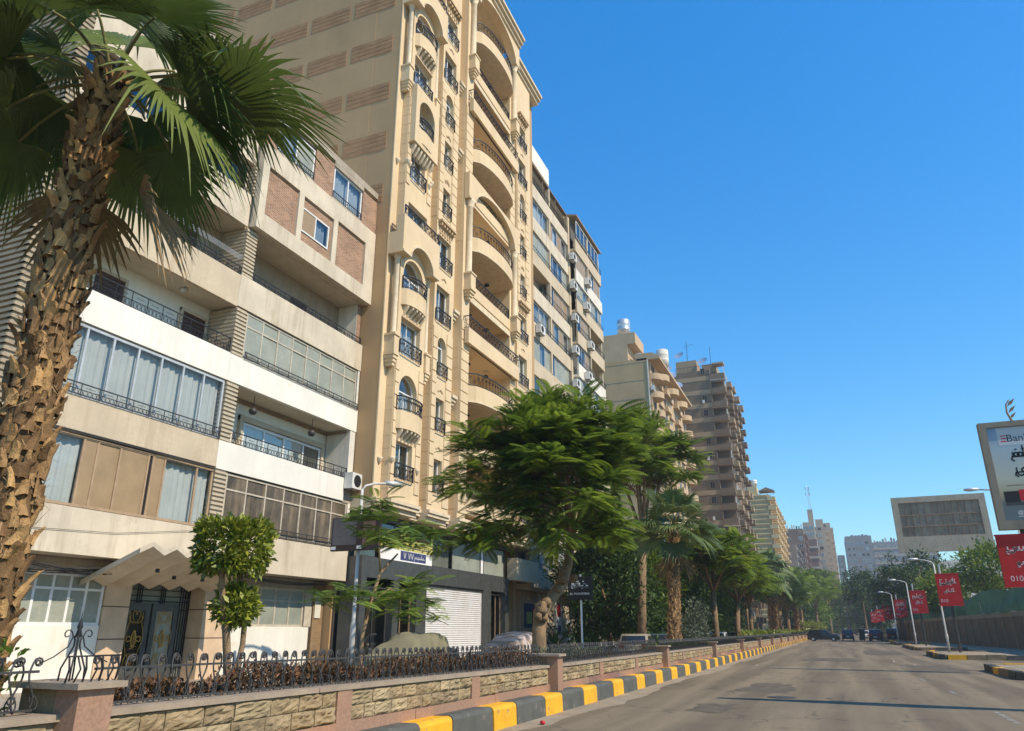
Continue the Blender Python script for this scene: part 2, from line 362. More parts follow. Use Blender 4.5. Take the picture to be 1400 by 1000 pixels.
# tar patches with ragged outlines, manhole cover
mat('tar', (.118, .095, .064), .85, .25, 2, .5, 120); chip('tar', (.165, .132, .088), 3, .46, .62, .9)
for x, y, a, b in [(-2.2, 25, .8, 2.2), (3.6, 40, 1.2, 4.5), (-.8, 50, 1.6, 3), (-2.8, 18.2, .5, 1.1), (2.6, 66, 1.5, 7)]:
    n = 22; struct(MB().add([(x+a*(1+.22*rnd.uniform(-1, 1))*max(-.85, min(.85, 1.25*math.cos(2*math.pi*i/n))), y+b*(1+.2*rnd.uniform(-1, 1))*max(-.85, min(.85, 1.25*math.sin(2*math.pi*i/n))), .004) for i in range(n)], [tuple(range(n))]).obj('tar_patch', 'tar'))
mh = MB().lathe([(0, .012), (.30, .012), (.31, .006), (.36, .008), (.36, .0)], (-1.6, 21.6, .001), 24).obj('manhole_cover', mat('cast_iron', (.07, .06, .05), .6, .3, 8, .4, 60), None, loc=(-1.6, 21.6, 0)); setp(mh, 'round cast iron manhole cover set in the asphalt road', 'manhole cover')
# worn lane dashes (ragged paint, single flakes)
for i, (x, y, l) in enumerate([(2.75, 17.3, 2.4), (2.6, 24.5, 1.2), (2.35, 30, 1.8), (2.5, 41, 1.6), (2.6, 52, 1.8), (2.0, 14.2, 1.6)]):
    q = MB(); n = 5
    for j in range(n):
        yy = y+l*j/n; q.add([(x-.055-.02*rnd.random(), yy, .004), (x+.05+.02*rnd.random(), yy, .004), (x+.05, yy+l/n*.75, .004), (x-.05, yy+l/n*.8, .004)], [(0, 1, 2, 3)])
    struct(q.obj('lane_marking', 'road_paint'))
for x, y in [(3.1, 43), (2.4, 47.5), (4.2, 44), (-3.9, 40)]:
    a = rnd.uniform(0, 3); s = rnd.uniform(.06, .12); q = MB()
    q.add([(x, y, .012), (x+s*math.cos(a), y+s*math.sin(a), .02), (x+s*math.cos(a)-s*.6*math.sin(a), y+s*math.sin(a)+s*.6*math.cos(a), .05), (x-s*.5*math.sin(a), y+s*.5*math.cos(a), .015)], [(0, 1, 2, 3)])
    q2 = q.obj('litter', 'paper', None, loc=(x, y, 0)); setp(q2, 'scrap of white paper litter lying on the asphalt road', 'litter', 'paper scraps on the road')
q = MB().lathe([(.0, 0), (.033, 0), (.033, .1), (.0, .1)], (0, 0, 0), 10); me = q.mesh('litter_can', 'red_print', True)
o = place(me, 'crushed_can', None, (-5.2, 13.9, .036), (R(88), 0, R(40))); setp(o, 'small red drinks can lying at the foot of the kerb', 'can')

# ------------------------------------------------------------------ left kerb: painted blocks
kerb = struct(MB().box(-5.95, -5.66, -8, 330, -.02, .30).obj('kerb', 'kerb_dark'))
def kerb_mesh(l, m):
    p = [(-.35, 0), (-.35, .37), (-.07, .375), (-.022, .355), (0, .31), (.012, 0)]
    return MB().prism(p, 'y', 0, l).mesh('kerb_stone', m)
ky, kd = kerb_mesh(1.0, 'yellow'), kerb_mesh(1.49, 'kerb_dark')
for k in range(-6, 58):
    y = 10.14+2.53*k; j = lambda: rnd.uniform(-.008, .008)
    for me, yy in ((ky, y), (kd, y+1.02)):
        o = place(me, 'kerb_stone', kerb, (-5.6+j(), yy, j()*.6), (0, 0, R(rnd.uniform(-.5, .5))))
far = MB()
for k in range(58, 130): far.prism([(-5.95, 0), (-5.95, .372), (-5.66, .375), (-5.6, .3), (-5.59, 0)], 'y', 10.14+2.53*k, 10.14+2.53*k+1.0)
struct(far.obj('kerb_stone', 'yellow', kerb)); 
far = MB()
for k in range(58, 130): far.prism([(-5.95, 0), (-5.95, .37), (-5.66, .373), (-5.6, .3), (-5.59, 0)], 'y', 10.14+2.53*k+1.01, 10.14+2.53*k+2.52)
far.obj('kerb_stone', 'kerb_dark', kerb)

# ------------------------------------------------------------------ garden wall with stones, granite and pillars
def wtop(y): return float(np.interp(y, [5, 17, 40, 60], [.975, .89, .86, .85]))
gw = thing('garden_wall', 'low garden wall of rough limestone blocks with pink granite base and pillars', 'wall', (-6.1, 15, 0))
def slab(mb, x0, x1, y0, y1, f0, f1):
    n = max(1, int((y1-y0)/4)); ys = np.linspace(y0, y1, n+1)
    for a, b in zip(ys[:-1], ys[1:]):
        mb.add([(x0, a, f0(a)), (x1, a, f0(a)), (x1, b, f0(b)), (x0, b, f0(b)), (x0, a, f1(a)), (x1, a, f1(a)), (x1, b, f1(b)), (x0, b, f1(b))],
               [(3, 2, 1, 0), (4, 5, 6, 7), (0, 1, 5, 4), (1, 2, 6, 5), (2, 3, 7, 6), (3, 0, 4, 7)])
    return mb
Y1 = 330
slab(MB(), -6.35, -5.985, -8, Y1, lambda y: 0, lambda y: wtop(y)-.07).obj('core', 'mortar', gw)
slab(MB(), -6.35, -5.965, 56, Y1, lambda y: .5, lambda y: wtop(y)-.075).obj('stone_facing', 'limestone', gw)
for i in range(60):
    a = -6.8+2.9*i; slab(MB(), -5.99, -5.94, a, a+2.885, lambda y: .3, lambda y: .505+.004*math.sin(a)).obj('granite_base', 'granite' if rnd.random() < .8 else 'granite_dark', gw)
for i in range(30):
    a = -6.8+5*i; slab(MB(), -6.40, -5.93, a, a+4.985, lambda y: wtop(y)-.065, lambda y: wtop(y)-.01).obj('coping', 'cap', gw)
# stones: six rough block meshes, shared
def stone_mesh(i):
    r = random.Random(i); n = 6; V = []; F = []
    for a in range(n+1):
        for b in range(n+1):
            u, v = a/n, b/n; e = min(u, 1-u, v, 1-v)
            V.append((.010+(.012+.045*r.random()**1.5 if e > .01 else .012*r.random()), u+(0 if e < .01 else .09*(r.random()-.5)), v+(0 if e < .01 else .10*(r.random()-.5))))
    for a in range(n):
        for b in range(n):
            k = a*(n+1)+b; F.append((k, k+n+1, k+n+2, k+1))
    m0 = MB().add(V, F)
    m0.add([(-.05, 0, 0), (-.05, 1, 0), (-.05, 1, 1), (-.05, 0, 1)], [(3, 2, 1, 0)])
    edge = [(0, 0), (1, 0), (1, 1), (0, 1)]
    k = (n+1)**2; c = [0, n*(n+1), n*(n+1)+n, n]
    for q in range(4): m0.f.append((c[q], k+q, k+(q+1) % 4, c[(q+1) % 4])[::-1])
    return m0.mesh('stone', ['limestone', 'limestone_b', 'limestone_c'][i % 3])
SM = [stone_mesh(i) for i in range(9)]
PIL = [4.9+11.7*k for k in range(-1, 26)]
piers = []
for a, b in zip(PIL[:-1], PIL[1:]):
    piers += [(a, .24), (a+(b-a)*.33, .16), (a+(b-a)*.665, .16)]
piers.sort()
for (a, wa), (b, wb) in zip(piers[:-1], piers[1:]):
    if a > 52: break
    y0, y1 = a+wa, b-wb
    for c in range(2):
        z0 = .515; zt = wtop((y0+y1)/2)-.075; h = (zt-z0)/2; y = y0
        while y < y1-.05:
            l = rnd.uniform(.26, .58)
            if y1-y-l < .22: l = y1-y
            place(rnd.choice(SM), 'stone', gw, (-5.985, y+.006, z0+c*h+.005), (0, 0, 0), (rnd.uniform(.7, 1.3), l-.012, h-.01)); y += l
for a, wd in piers:
    if wd < .2 and a < 140:
        box('granite_pier', 'granite', gw, -6.0, -5.945, a-wd, a+wd, .5, wtop(a)-.068)
for a in PIL:
    zt = wtop(a)+.17
    p = box('pillar', 'granite', gw, -6.02, -5.76, a-.17, a+.17, .25, zt)
    box('pillar_back', 'limestone_b', p, -6.45, -6.03, a-.16, a+.16, .25, zt-.002)
    box('pillar_cap', 'cap', p, -6.52, -5.70, a-.24, a+.24, zt+.002, zt+.05)
# planting bed behind the wall
struct(MB().box(-8.0, -6.36, -8, 330, -.02, .74).obj('planting_bed', 'soil'))

# ------------------------------------------------------------------ iron fence
def baluster_mesh(simple=False):
    m = MB(); n = 5 if not simple else 3
    # S bar
    pts = [(0.03*math.sin(t*math.pi*1.0)*(1 if t < .5 else 1), .03*math.sin(2*math.pi*t*.95+.3), (.38*t)) for t in np.linspace(0, 1, 10 if not simple else 6)]
    yt, zt = pts[-1][1], pts[-1][2]
    # top spiral
    sp = []
    for t in np.linspace(0, 1, 14 if not simple else 7):
        a = math.pi*.0+t*math.pi*3.1; r = .04*(1-.72*t)
        sp.append((.0, yt+.04-r*math.cos(a), zt+r*math.sin(a)))
    m.tube(pts+sp[1:], .0085 if not simple else .011, 5 if not simple else 3, True)
    # bottom C scroll
    sp = [(0.012, .012+.05*(1-.6*t)*math.cos(-1.2+t*5.2)+.02, .085+.065*(1-.55*t)*math.sin(-1.6+t*5.2)+.0) for t in np.linspace(0, 1, 12 if not simple else 6)]
    m.tube(sp, .007 if not simple else .010, 4 if not simple else 3, True)
    return m
bal = baluster_mesh().mesh('baluster', 'iron_grey', True)
bsimple = baluster_mesh(True)
fi = 0
names = ['beside the foreground palm', 'in front of the black and gold door', 'in front of the covered cars', 'beside the short fan palm trunk']
for i, (a, b) in enumerate(zip(PIL[:-1], PIL[1:])):
    y0, y1 = max(a, 1.2)+.27, b-.27
    if b < 3: continue
    if a > 150: break
    near = a < 17
    lab = {0: 'scrolled black iron fence panel beside the foreground fan palm', 1: 'scrolled black iron fence panel in front of the black and gold door',
           2: 'scrolled black iron fence panel in front of the striped covered car and big tree', 3: 'scrolled iron fence panel in front of the old hatchback'}.get(i, 'distant iron fence panel on the low garden wall')
    ft = thing('iron_fence', lab, 'fence', (-6.15, (y0+y1)/2, wtop((y0+y1)/2)), 'iron fence panels along the garden wall')
    z = lambda y: wtop(y)-.005
    for dz, hh in ((.30, .02), (.01, .018)):
        slab(MB(), -6.165, -6.135, y0, y1, lambda y: z(y)+dz, lambda y: z(y)+dz+hh).obj('rail', 'iron_grey', ft)
    n = int((y1-y0)/(.092 if a < 17 else .11)); far = MB()
    for k in range(n):
        y = y0+(k+.5)*(y1-y0)/n
        if near:
            place(bal, 'baluster', ft, (-6.15+rnd.uniform(-.006, .006), y, z(y)), (R(rnd.uniform(-2.5, 2.5)), 0, R(rnd.uniform(-14, 14)) if k % 2 else R(180+rnd.uniform(-14, 14))), (1, 1, rnd.uniform(.98, 1.02)))
        elif a < 100:
            s = -1 if k % 2 else 1
            far.add([(-6.15+s*v[0], y+s*v[1], z(y)+v[2]) for v in bsimple.v], bsimple.f)
        else: far.box(-6.162, -6.138, y-.012, y+.012, z(y), z(y)+.5)
    if far.v: far.obj('balusters', 'iron', ft, kind='stuff')
def finial(y, s=1.0, label=''):
    zb = wtop(y)+.222 if s > .7 else wtop(y)
    t = thing('iron_finial', label, 'ornament', (-6.1, y, zb), 'iron finials along the garden wall')
    m = MB()
    for sx, sy in ((1, 1), (1, -1), (-1, 1), (-1, -1)):
        pts = [(-6.1+sx*.2*s*r, y+sy*.2*s*r, zb+z*s) for r, z in ((.42, 0), (.40, .12), (.26, .22), (.10, .34), (.09, .40), (.14, .45))]
        m.tube(pts, .010*s, 5)
    m.obj('stem', 'iron', t, True)
    m = MB().lathe([(.0, 0), (.035*s, .02*s), (.02*s, .09*s), (.03*s, .12*s), (.008*s, .2*s), (.0, .3*s)], (-6.1, y, zb+.42*s), 8); m.obj('spike', 'iron', t, True)
    for sy in (1, -1):
        pts = [(-6.1, y+sy*(.42*s), zb+.17*s), (-6.1, y+sy*.25*s, zb+.24*s), (-6.1, y+sy*.1*s, zb+.34*s), (-6.1, y+sy*.06*s, zb+.44*s)]
        pts += [(-6.1, y+sy*(.13*s+.055*s*math.cos(a)*(1-.1*i)), zb+(.46*s+.055*s*math.sin(a)*(1-.1*i))) for i, a in enumerate(np.linspace(2.6, -2.5, 8))]
        m = MB().tube(pts, .007*s, 4); m.obj('scroll', 'iron', t, True)
    if s > .7:
        m = MB()
        for k in range(7):
            yy = y-.24+.08*k
            m.tube([(-5.86, yy, zb), (-5.86+.03*(k % 2), yy+.02, zb+.1), (-5.86, yy, zb+.2)], .008, 4)
        m.tube([(-5.86, y-.26, zb+.2), (-5.86, y+.26, zb+.2)], .009, 4); m.obj('basket', 'iron', t, True)
finial(4.9, .8, 'tall iron finial with scrolls on the granite pillar by the palm')
finial(12.75, .62, 'small iron finial rising from the fence before the striped covered car')
finial(16.9, .62, 'small iron finial on the pillar before the gnarled tree')
# ------------------------------------------------------------------ windows, railings, air conditioners
def window(par, x, y0, y1, z0, z1, n=2, trans=None, fm='alu', gm='glass_blue', fw=.06, kinds=None, cols=None, curtain=None, cm='curtain', back=True, name='window', arch=False, split=None):
    """sliding window facing +X: frame mesh with one pane object per leaf"""
    f = MB(); d = .07
    f.box(x-d, x, y0, y0+fw, z0, z1); f.box(x-d, x, y1-fw, y1, z0, z1); f.box(x-d+.002, x-.002, y0+fw, y1-fw, z0, z0+fw)
    if not arch: f.box(x-d+.002, x-.002, y0+fw, y1-fw, z1-fw, z1)
    cs = cols or [y0+fw/2+(y1-y0-fw)*i/n for i in range(n+1)]
    for c in cs[1:-1]: f.box(x-d+.006, x-.006, c-fw*.45, c+fw*.45, z0+fw, z1-fw)
    if trans: f.box(x-d+.004, x-.004, y0+fw, y1-fw, trans-fw*.4, trans+fw*.4)
    if arch:
        r = (y1-y0)/2; yc = (y0+y1)/2
        for i in range(10):
            a, b = math.pi*i/10, math.pi*(i+1)/10
            f.add([(xx, yc+rr*math.cos(t), z1+rr*math.sin(t)) for xx in (x-d, x) for rr in (r-fw, r) for t in (a, b)], [(0, 1, 3, 2), (4, 6, 7, 5), (2, 3, 7, 6), (0, 4, 5, 1)])
        f.box(x-d+.002, x-.002, y0+fw, y1-fw, z1-fw/2, z1+fw/2)
    o = f.obj(name, fm, par)
    for i in range(len(cs)-1):
        k = kinds[i] if kinds else gm
        a, b = cs[i]+fw*.4, cs[i+1]-fw*.4
        xg = x-d*.35-(.018 if i % 2 else 0)
        rows = [(z0+fw, z1-fw)] if not trans else [(z0+fw, trans-fw*.35), (trans+fw*.35, z1-fw)]
        for p, q in rows:
            if p >= q: continue
            MB().add([(xg, a, p), (xg, b, p), (xg, b, q), (xg, a, q)], [(0, 1, 2, 3)]).obj('pane', k, o)
    if arch:
        n2 = 10; pts = [(xg, yc+(r-fw)*math.cos(math.pi*i/n2), z1+(r-fw)*math.sin(math.pi*i/n2)) for i in range(n2+1)]
        MB().add(pts, [tuple(range(n2+1))]).obj('pane', gm, o)
    if curtain:
        m = MB(); nn = int((y1-y0)/.05); xs = []
        for i in range(nn+1):
            yy = y0+.05+(y1-y0-.1)*i/nn; xs.append((x-.20-.025*math.sin(i*1.25)-.02*math.sin(i*.37+1), yy))
        for (xa, ya), (xb, yb) in zip(xs[:-1], xs[1:]):
            m.add([(xa, ya, z0+.02), (xb, yb, z0+.02), (xb, yb, z1-.02), (xa, ya, z1-.02)], [(0, 1, 2, 3)])
        m.obj('curtain', cm, o)
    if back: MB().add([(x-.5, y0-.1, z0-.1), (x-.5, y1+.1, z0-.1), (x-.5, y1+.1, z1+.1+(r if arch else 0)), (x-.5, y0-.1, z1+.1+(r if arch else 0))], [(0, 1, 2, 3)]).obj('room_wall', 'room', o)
    return o
def railing(par, pts, z0, h, style='ring', m='iron', name='railing', step=.14, k=1.0):
    """iron railing along a plan path of (x,y) points"""
    mb = MB(); P = [Vector((a, b, 0)) for a, b in pts]
    top = [(p.x, p.y, z0+h) for p in P]; mb.tube(top, .022*k, 4)
    mb.tube([(p.x, p.y, z0+.03) for p in P], .014*k, 4)
    if style == 'ring': mb.tube([(p.x, p.y, z0+.03+h*.42) for p in P], .011*k, 4)
    for a, b in zip(P[:-1], P[1:]):
        L = (b-a).length; n = max(1, int(L/step)); d = (b-a)/max(L, 1e-6)
        ang = math.atan2(d.y, d.x)
        for i in range(n):
            c = a+(b-a)*((i+.5)/n)
            if style == 'ring':
                r = h*.2; zz = z0+.03+h*.21
                q = [(c.x+d.x*min(r, step*.45)*math.cos(t), c.y+d.y*min(r, step*.45)*math.cos(t), zz+r*math.sin(t)) for t in np.linspace(0, 2*math.pi, 9)]
                mb.tube(q, .009*k, 3, False)
                if i % 4 == 0: mb.tube([(c.x, c.y, z0), (c.x, c.y, z0+h)], .013*k, 4)
                if i % 4 == 1: mb.tube([(c.x, c.y, z0+h*.72), (c.x+d.x*step*2, c.y+d.y*step*2, z0+h*.72)], .009, 3)
            elif style == 'scroll':
                mb.tube([(c.x+d.x*.045*math.sin(t*5.5), c.y+d.y*.045*math.sin(t*5.5), z0+.03+(h-.03)*t) for t in np.linspace(0, 1, 6)], .009*k, 3, False)
                zz = z0+h*(.32 if i % 2 else .66); r = min(step*.5, h*.17)
                mb.tube([(c.x+d.x*r*math.cos(t)*(1-t*.08), c.y+d.y*r*math.cos(t)*(1-t*.08), zz+r*math.sin(t)*(1-t*.08)) for t in np.linspace(0, 7.5, 9)], .008*k, 3, False)
            else: mb.tube([(c.x, c.y, z0), (c.x, c.y, z0+h)], .010*k, 4, False)
    for p in (P[0], P[-1]): mb.tube([(p.x, p.y, z0), (p.x, p.y, z0+h+.02)], .02*k, 4)
    return mb.obj(name, m, par)
def aircon(par, x, y, z, s=1.0, name='air_conditioner'):
    """split unit outdoor box projecting in +X with fan grille facing +Y side/front"""
    o = MB().box(x, x+.34*s, y, y+.82*s, z, z+.56*s).obj(name, 'ac_white', par)
    m = MB(); c = (x+.345*s, y+.32*s, z+.28*s)
    for r in (.07, .14, .21): m.ring(c, r*s, .008*s, 'x', 12)
    m.lathe([(.0, 0), (.05*s, .0)], (0, 0, 0), 6); m.obj('fan_grille', 'iron_grey', o)
    MB().lathe([(0, 0), (.22*s, 0)], (0, 0, 0), 14)
    d = MB(); n = 14; d.add([(x+.341*s, c[1]+.225*s*math.cos(2*math.pi*i/n), c[2]+.225*s*math.sin(2*math.pi*i/n)) for i in range(n)], [tuple(range(n))]); d.obj('fan', 'black', o)
    m = MB()
    for yy in (y+.1*s, y+.7*s):
        m.tube([(x-.1, yy, z-.03), (x+.36*s, yy, z-.03)], .015, 4); m.tube([(x-.1, yy, z-.25*s), (x+.3*s, yy, z-.03)], .012, 4)
    m.obj('bracket', 'iron_grey', o)
    return o
def dish(par, c, r=.4, az=0):
    m = MB(); V = []; n = 12
    ax = Vector((math.cos(az)*.8, math.sin(az)*.8, .6)).normalized(); u = ax.cross(Vector((0, 0, 1))).normalized(); v = ax.cross(u)
    cc = Vector(c)
    for i, (rr, d) in enumerate(((.05, 0), (.55, .06), (1, .2))):
        for j in range(n): t = 2*math.pi*j/n; V.append(tuple(cc+u*rr*r*math.cos(t)+v*rr*r*math.sin(t)+ax*d*r))
    F = [(i*n+j, i*n+(j+1) % n, (i+1)*n+(j+1) % n, (i+1)*n+j) for i in range(2) for j in range(n)]
    m.add(V, F); m.tube([(c[0], c[1], c[2]-.9*r-.3), c], .03, 4); m.tube([c, tuple(cc+ax*r*.9)], .012, 3)
    return m.obj('satellite_dish', 'galv', par)
def tank(par, x, y, z, r, h, m='galv'):
    mb = MB().lathe([(r, 0), (r, h*.3), (r*1.015, h*.31), (r*1.015, h*.34), (r, h*.35), (r, h*.64), (r*1.015, h*.65), (r*1.015, h*.68), (r, h*.69), (r, h*.93), (r*.9, h*.97), (r*.4, h*1.03), (0, h*1.04)], (x, y, z+.5), 20)
    o = mb.obj('water_tank', m, par, True)
    k = MB()
    for a in range(4): k.tube([(x+r*.75*math.cos(a*1.571+.7), y+r*.75*math.sin(a*1.571+.7), z), (x+r*.75*math.cos(a*1.571+.7), y+r*.75*math.sin(a*1.571+.7), z+.5)], .04, 4)
    k.obj('tank_stand', 'iron_grey', o)
    return o

# ------------------------------------------------------------------ building 1: six-storey apartment block with ribbed piers
XF = -18.0
b1 = thing('apartment_block', 'six storey cream and white apartment block with ribbed stone piers and brick top floors', 'building', (XF, 18.5, .14))
core = MB(); core.box(-34, -19.25, 11.2, 25.98, 3.46, 21.2); core.box(-34, -19.26, 11.2, 16.3, .14, 3.458); core.box(-34, -19.26, 20.1, 25.97, .14, 3.458); core.box(-34, -19.8, 16.3, 20.1, .14, 3.458); core.obj('wall', 'white', b1)
# ribbed side wall courses (facing the camera side)
m = MB(); z = 3.5
m.box(-34, -18.2, 11.0, 11.19, .15, 21.3)
while z < 21.2: m.box(-34, -18.0, 10.93, 10.999, z, z+.085); m.box(-18.2, -17.98, 10.94, 11.3, z, z+.085); z += .17
m.box(-18.19, -18.03, 11.0, 11.28, 3.45, 21.2)
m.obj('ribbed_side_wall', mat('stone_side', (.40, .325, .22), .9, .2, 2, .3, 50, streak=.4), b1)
# floor slabs
for z in (3.45, 6.55, 9.55, 12.3, 15.4, 18.1): box('floor_slab', 'soffit', b1, -19.25, -18.16, 11.3, 25.97, z+.012, z+.26)
# bands (parapets), left bay and right bay
YL0, YL1, YR0, YR1 = 11.3, 18.32, 18.9, 26.0
def band(m, y0, y1, z0, z1, x=XF, t=.15): return box('parapet', m, b1, x-t, x, y0, y1, z0, z1)
band('cream', YL0, YL1, 3.45, 4.62); band('cream', YL1+.003, YR1, 3.45, 4.66, XF+.004)
band('beige', YL0, YL1, 6.55, 7.5); band('white', YL1+.003, 25.4, 6.55, 7.48, XF+.01); band('concrete', 25.403, YR1, 6.5, 7.5, XF-.02)
band('white', YL0, YL1, 9.55, 10.52); band('white', YL1+.003, YR1, 9.55, 10.5, XF+.006)
band('beige', YL0, YL1, 12.25, 13.45); band('cream', YL1+.003, YR1, 12.3, 13.5, XF+.006)
band('cream', YL0, YL1, 15.4, 16.7); band('cream', YL0, YL1, 18.0, 19.4)
# ribbed pier between the bays
for za, zb in ((4.66, 6.55), (7.5, 9.55), (10.52, 12.25), (13.5, 15.4), (16.7, 18.0)):
    m = MB(); m.box(-19.2, -18.04, 18.36, 18.84, za, zb); z = za+.01
    while z < zb-.06: m.box(-19.2, -17.985, 18.33, 18.87, z, z+.075); z += .145
    m.obj('ribbed_pier', 'stone_rib', b1)
for q in ((-18.02, 25.6, 7.5, 9.55), (-18.2, 25.7, 13.5, 15.4), (-18.02, 25.85, 10.5, 12.3), (-18.02, 25.8, 4.66, 6.5)): box('end_wall', 'offwhite', b1, -19.2, q[0], q[1], 25.97, q[2], q[3])
# L1 left: bronze window with brown panels
G, Bp = 'glass', 'panel_brown'
window(b1, -18.03, 11.35, 18.3, 4.64, 6.5, cols=[11.4, 12.5, 13.62, 14.05, 14.78, 15.75, 15.92, 16.35, 17.62, 18.27], kinds=[G, G, Bp, Bp, Bp, 'black', Bp, G, G], fm='wood_light', fw=.07, curtain=1, cm=mat('curtain_blue', (.50, .51, .49), .9, .06, 2))
m = MB(); m.tube([(-17.98, 11.4, 6.57), (-17.97, 18.3, 6.57)], .02, 5); m.tube([(-17.96, 11.4, 6.52), (-17.96, 16, 6.53), (-17.95, 18.3, 6.5)], .012, 4); m.obj('cable', 'iron_grey', b1)
# L2 left: glazed balcony with curtains
window(b1, -18.05, 11.35, 18.28, 7.52, 9.5, n=8, fm='alu', gm='glass', fw=.07, curtain=1)
railing(b1, [(-17.96, 11.4), (-17.96, 18.28)], 7.5, .34, 'ring', 'iron_grey')
# L3 left: open balcony
band('offwhite', 11.35, 11.9, 10.52, 12.25, -18.02)
for y0, y1 in ((13.75, 14.8), (17.15, 18.15)):
    d = box('balcony_door', 'shutter', b1, -19.26, -19.2, y0, y1, 9.85, 11.8)
    k = MB(); k.box(-19.27, -19.16, y0-.1, y0-.002, 9.85, 11.9); k.box(-19.27, -19.16, y1+.002, y1+.1, 9.85, 11.9); k.box(-19.27, -19.162, y0-.1, y1+.1, 11.81, 11.91); k.obj('door_frame', 'beige', d)
    k = MB(); z = 9.9
    while z < 11.75: k.box(-19.2, -19.185, y0+.05, y1-.05, z, z+.035); z += .07
    k.obj('louvre', 'shutter', d)
railing(b1, [(-18.06, 11.9), (-18.06, 18.3)], 10.53, .52, 'ring')
for y in (13.2, 16.6):
    o = MB().lathe([(.13, 0), (.14, -.05), (.07, -.13), (0, -.14)], (-18.7, y, 12.3), 12).obj('ceiling_lamp', 'alu', b1, True)
# L4 left: dark recess with door
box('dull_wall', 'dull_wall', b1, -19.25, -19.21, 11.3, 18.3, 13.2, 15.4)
box('balcony_door', 'shutter', b1, -19.22, -19.15, 15.4, 17.2, 13.2, 15.1)
m = MB().lathe([(.22, -.0), (.22, 2.2)], (-18.5, 14.2, 13.3), 12); m.obj('pier', 'offwhite', b1, True)
railing(b1, [(-18.03, 11.4), (-18.03, 18.3)], 13.46, .3, 'ring')
m = MB()
for i in range(4): m.tube([(-17.9-.05*i, 11.6, 14.15-.02*i), (-17.9-.05*i, 18.2, 14.1-.02*i)], .008, 3)
m.obj('washing_line', 'alu', b1)
# L5 left
window(b1, -18.3, 11.4, 18.3, 16.7, 18.0, n=6, fm='frame_dirty', gm='glass_dark')
# L6 left: open terrace
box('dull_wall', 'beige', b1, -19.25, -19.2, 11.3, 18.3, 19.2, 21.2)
window(b1, -19.14, 12.3, 14.6, 19.3, 20.9, n=3, fm='alu_white', gm='glass_blue'); window(b1, -19.14, 15.6, 17.3, 19.3, 20.9, n=2, fm='alu_white', gm='glass_blue')
railing(b1, [(-18.05, 11.4), (-18.05, 18.4)], 19.41, .62, 'ring')
box('roof_slab', 'concrete', b1, -34, -17.7, 10.95, 18.55, 21.22, 21.5)
# L1 right: dirty glazing
window(b1, -18.06, 18.92, 25.78, 4.7, 6.5, n=7, trans=5.98, fm='frame_dirty', gm='dirty_pane', fw=.065, back=False)
railing(b1, [(-17.96, 20.9), (-17.96, 25.75)], 4.68, .27, 'ring', 'iron_grey')
# L2 right: open balcony, sliding doors, hanging lamps, wooden trim
window(b1, -19.17, 20.6, 25.2, 7.0, 8.75, cols=[20.63, 21.75, 22.9, 24.1, 25.17], kinds=['glass_sky', 'glass_sky', 'glass_sky', 'glass_dark'], fm='alu_white', fw=.08, curtain=1, cm='curtain_blue')
m = MB(); m.box(-19.24, -19.15, 18.95, 25.6, 9.42, 9.5); m.box(-19.15, -18.2, 25.53, 25.59, 9.42, 9.5); m.obj('timber_trim', 'wood', b1)
m = MB(); m.box(-19.24, -19.12, 20.35, 20.56, 6.8, 9.0); m.box(-19.24, -19.12, 25.24, 25.4, 6.8, 9.0); m.box(-19.24, -19.13, 20.35, 25.4, 8.8, 9.0); m.obj('door_surround', 'beige', b1)
for y in (20.2, 23.6):
    o = MB().tube([(-18.45, y, 9.56), (-18.45, y, 9.13)], .012, 5).obj('pendant_lamp', 'iron', b1)
    k = MB().lathe([(0, .0), (.1, .02), (.15, .12), (.145, .18), (.05, .27), (0, .28)], (-18.45, y, 8.86), 12); k.obj('lamp_globe', 'iron_grey', o, True)
railing(b1, [(-18.05, 18.95), (-18.05, 25.6)], 7.5, .40, 'ring')
aircon(thing('air_conditioner', 'white air conditioner unit on the balcony corner above the shop sign', 'air conditioner', (-17.9, 25.5, 7.4)), -17.96, 25.35, 7.05, 1.15, 'casing')
# L3 right: dusty greenish glazing
window(b1, -18.06, 18.92, 25.8, 10.52, 12.26, n=8, trans=11.75, fm='frame_dirty', gm='dusty_pane', fw=.06, back=False)
railing(b1, [(-17.95, 18.95), (-17.95, 25.9)], 10.5, .25, 'ring', 'iron_grey')
# L4 right: open recess with dull wall
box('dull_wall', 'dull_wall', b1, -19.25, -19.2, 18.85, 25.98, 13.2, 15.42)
box('balcony_door', 'shutter', b1, -19.21, -19.15, 22.4, 23.4, 13.2, 14.6)
box('balcony_door', 'brick', b1, -18.4, -18.18, 25.72, 25.96, 13.5, 15.4)
railing(b1, [(-18.05, 18.95), (-18.05, 25.9)], 13.5, .3, 'ring')
# L5 right: projecting white frame with brick infill panels
XB = -17.7
fr = MB(); op = [(18.75, 20.55, 16.1, 18.15), (20.85, 22.85, 16.05, 18.1), (23.15, 25.25, 16.1, 18.2)]
fr.box(XB-.25, XB, 18.40, 26.0, 15.42, op[0][2]); fr.box(XB-.25, XB, 18.40, 26.0, 18.2, 19.02)
ye = 18.40
for a, b, c, d in op:
    fr.box(XB-.25, XB, ye, a, op[0][2], 18.2)
    if c > op[0][2]+.001: fr.box(XB-.25, XB-.002, a, b, op[0][2], c)
    if d < 18.199: fr.box(XB-.25, XB-.002, a, b, d, 18.2)
    ye = b
fr.box(XB-.25, XB, ye, 26.0, op[0][2], 18.2); fr.box(-19.2, XB-.252, 18.40, 26.0, 15.44, 15.6); fr.box(-19.2, XB-.252, 18.42, 18.6, 15.6, 19); fr.box(-19.2, XB-.252, 25.8, 25.98, 15.6, 19)
fr.obj('frame_wall', 'cream', b1)
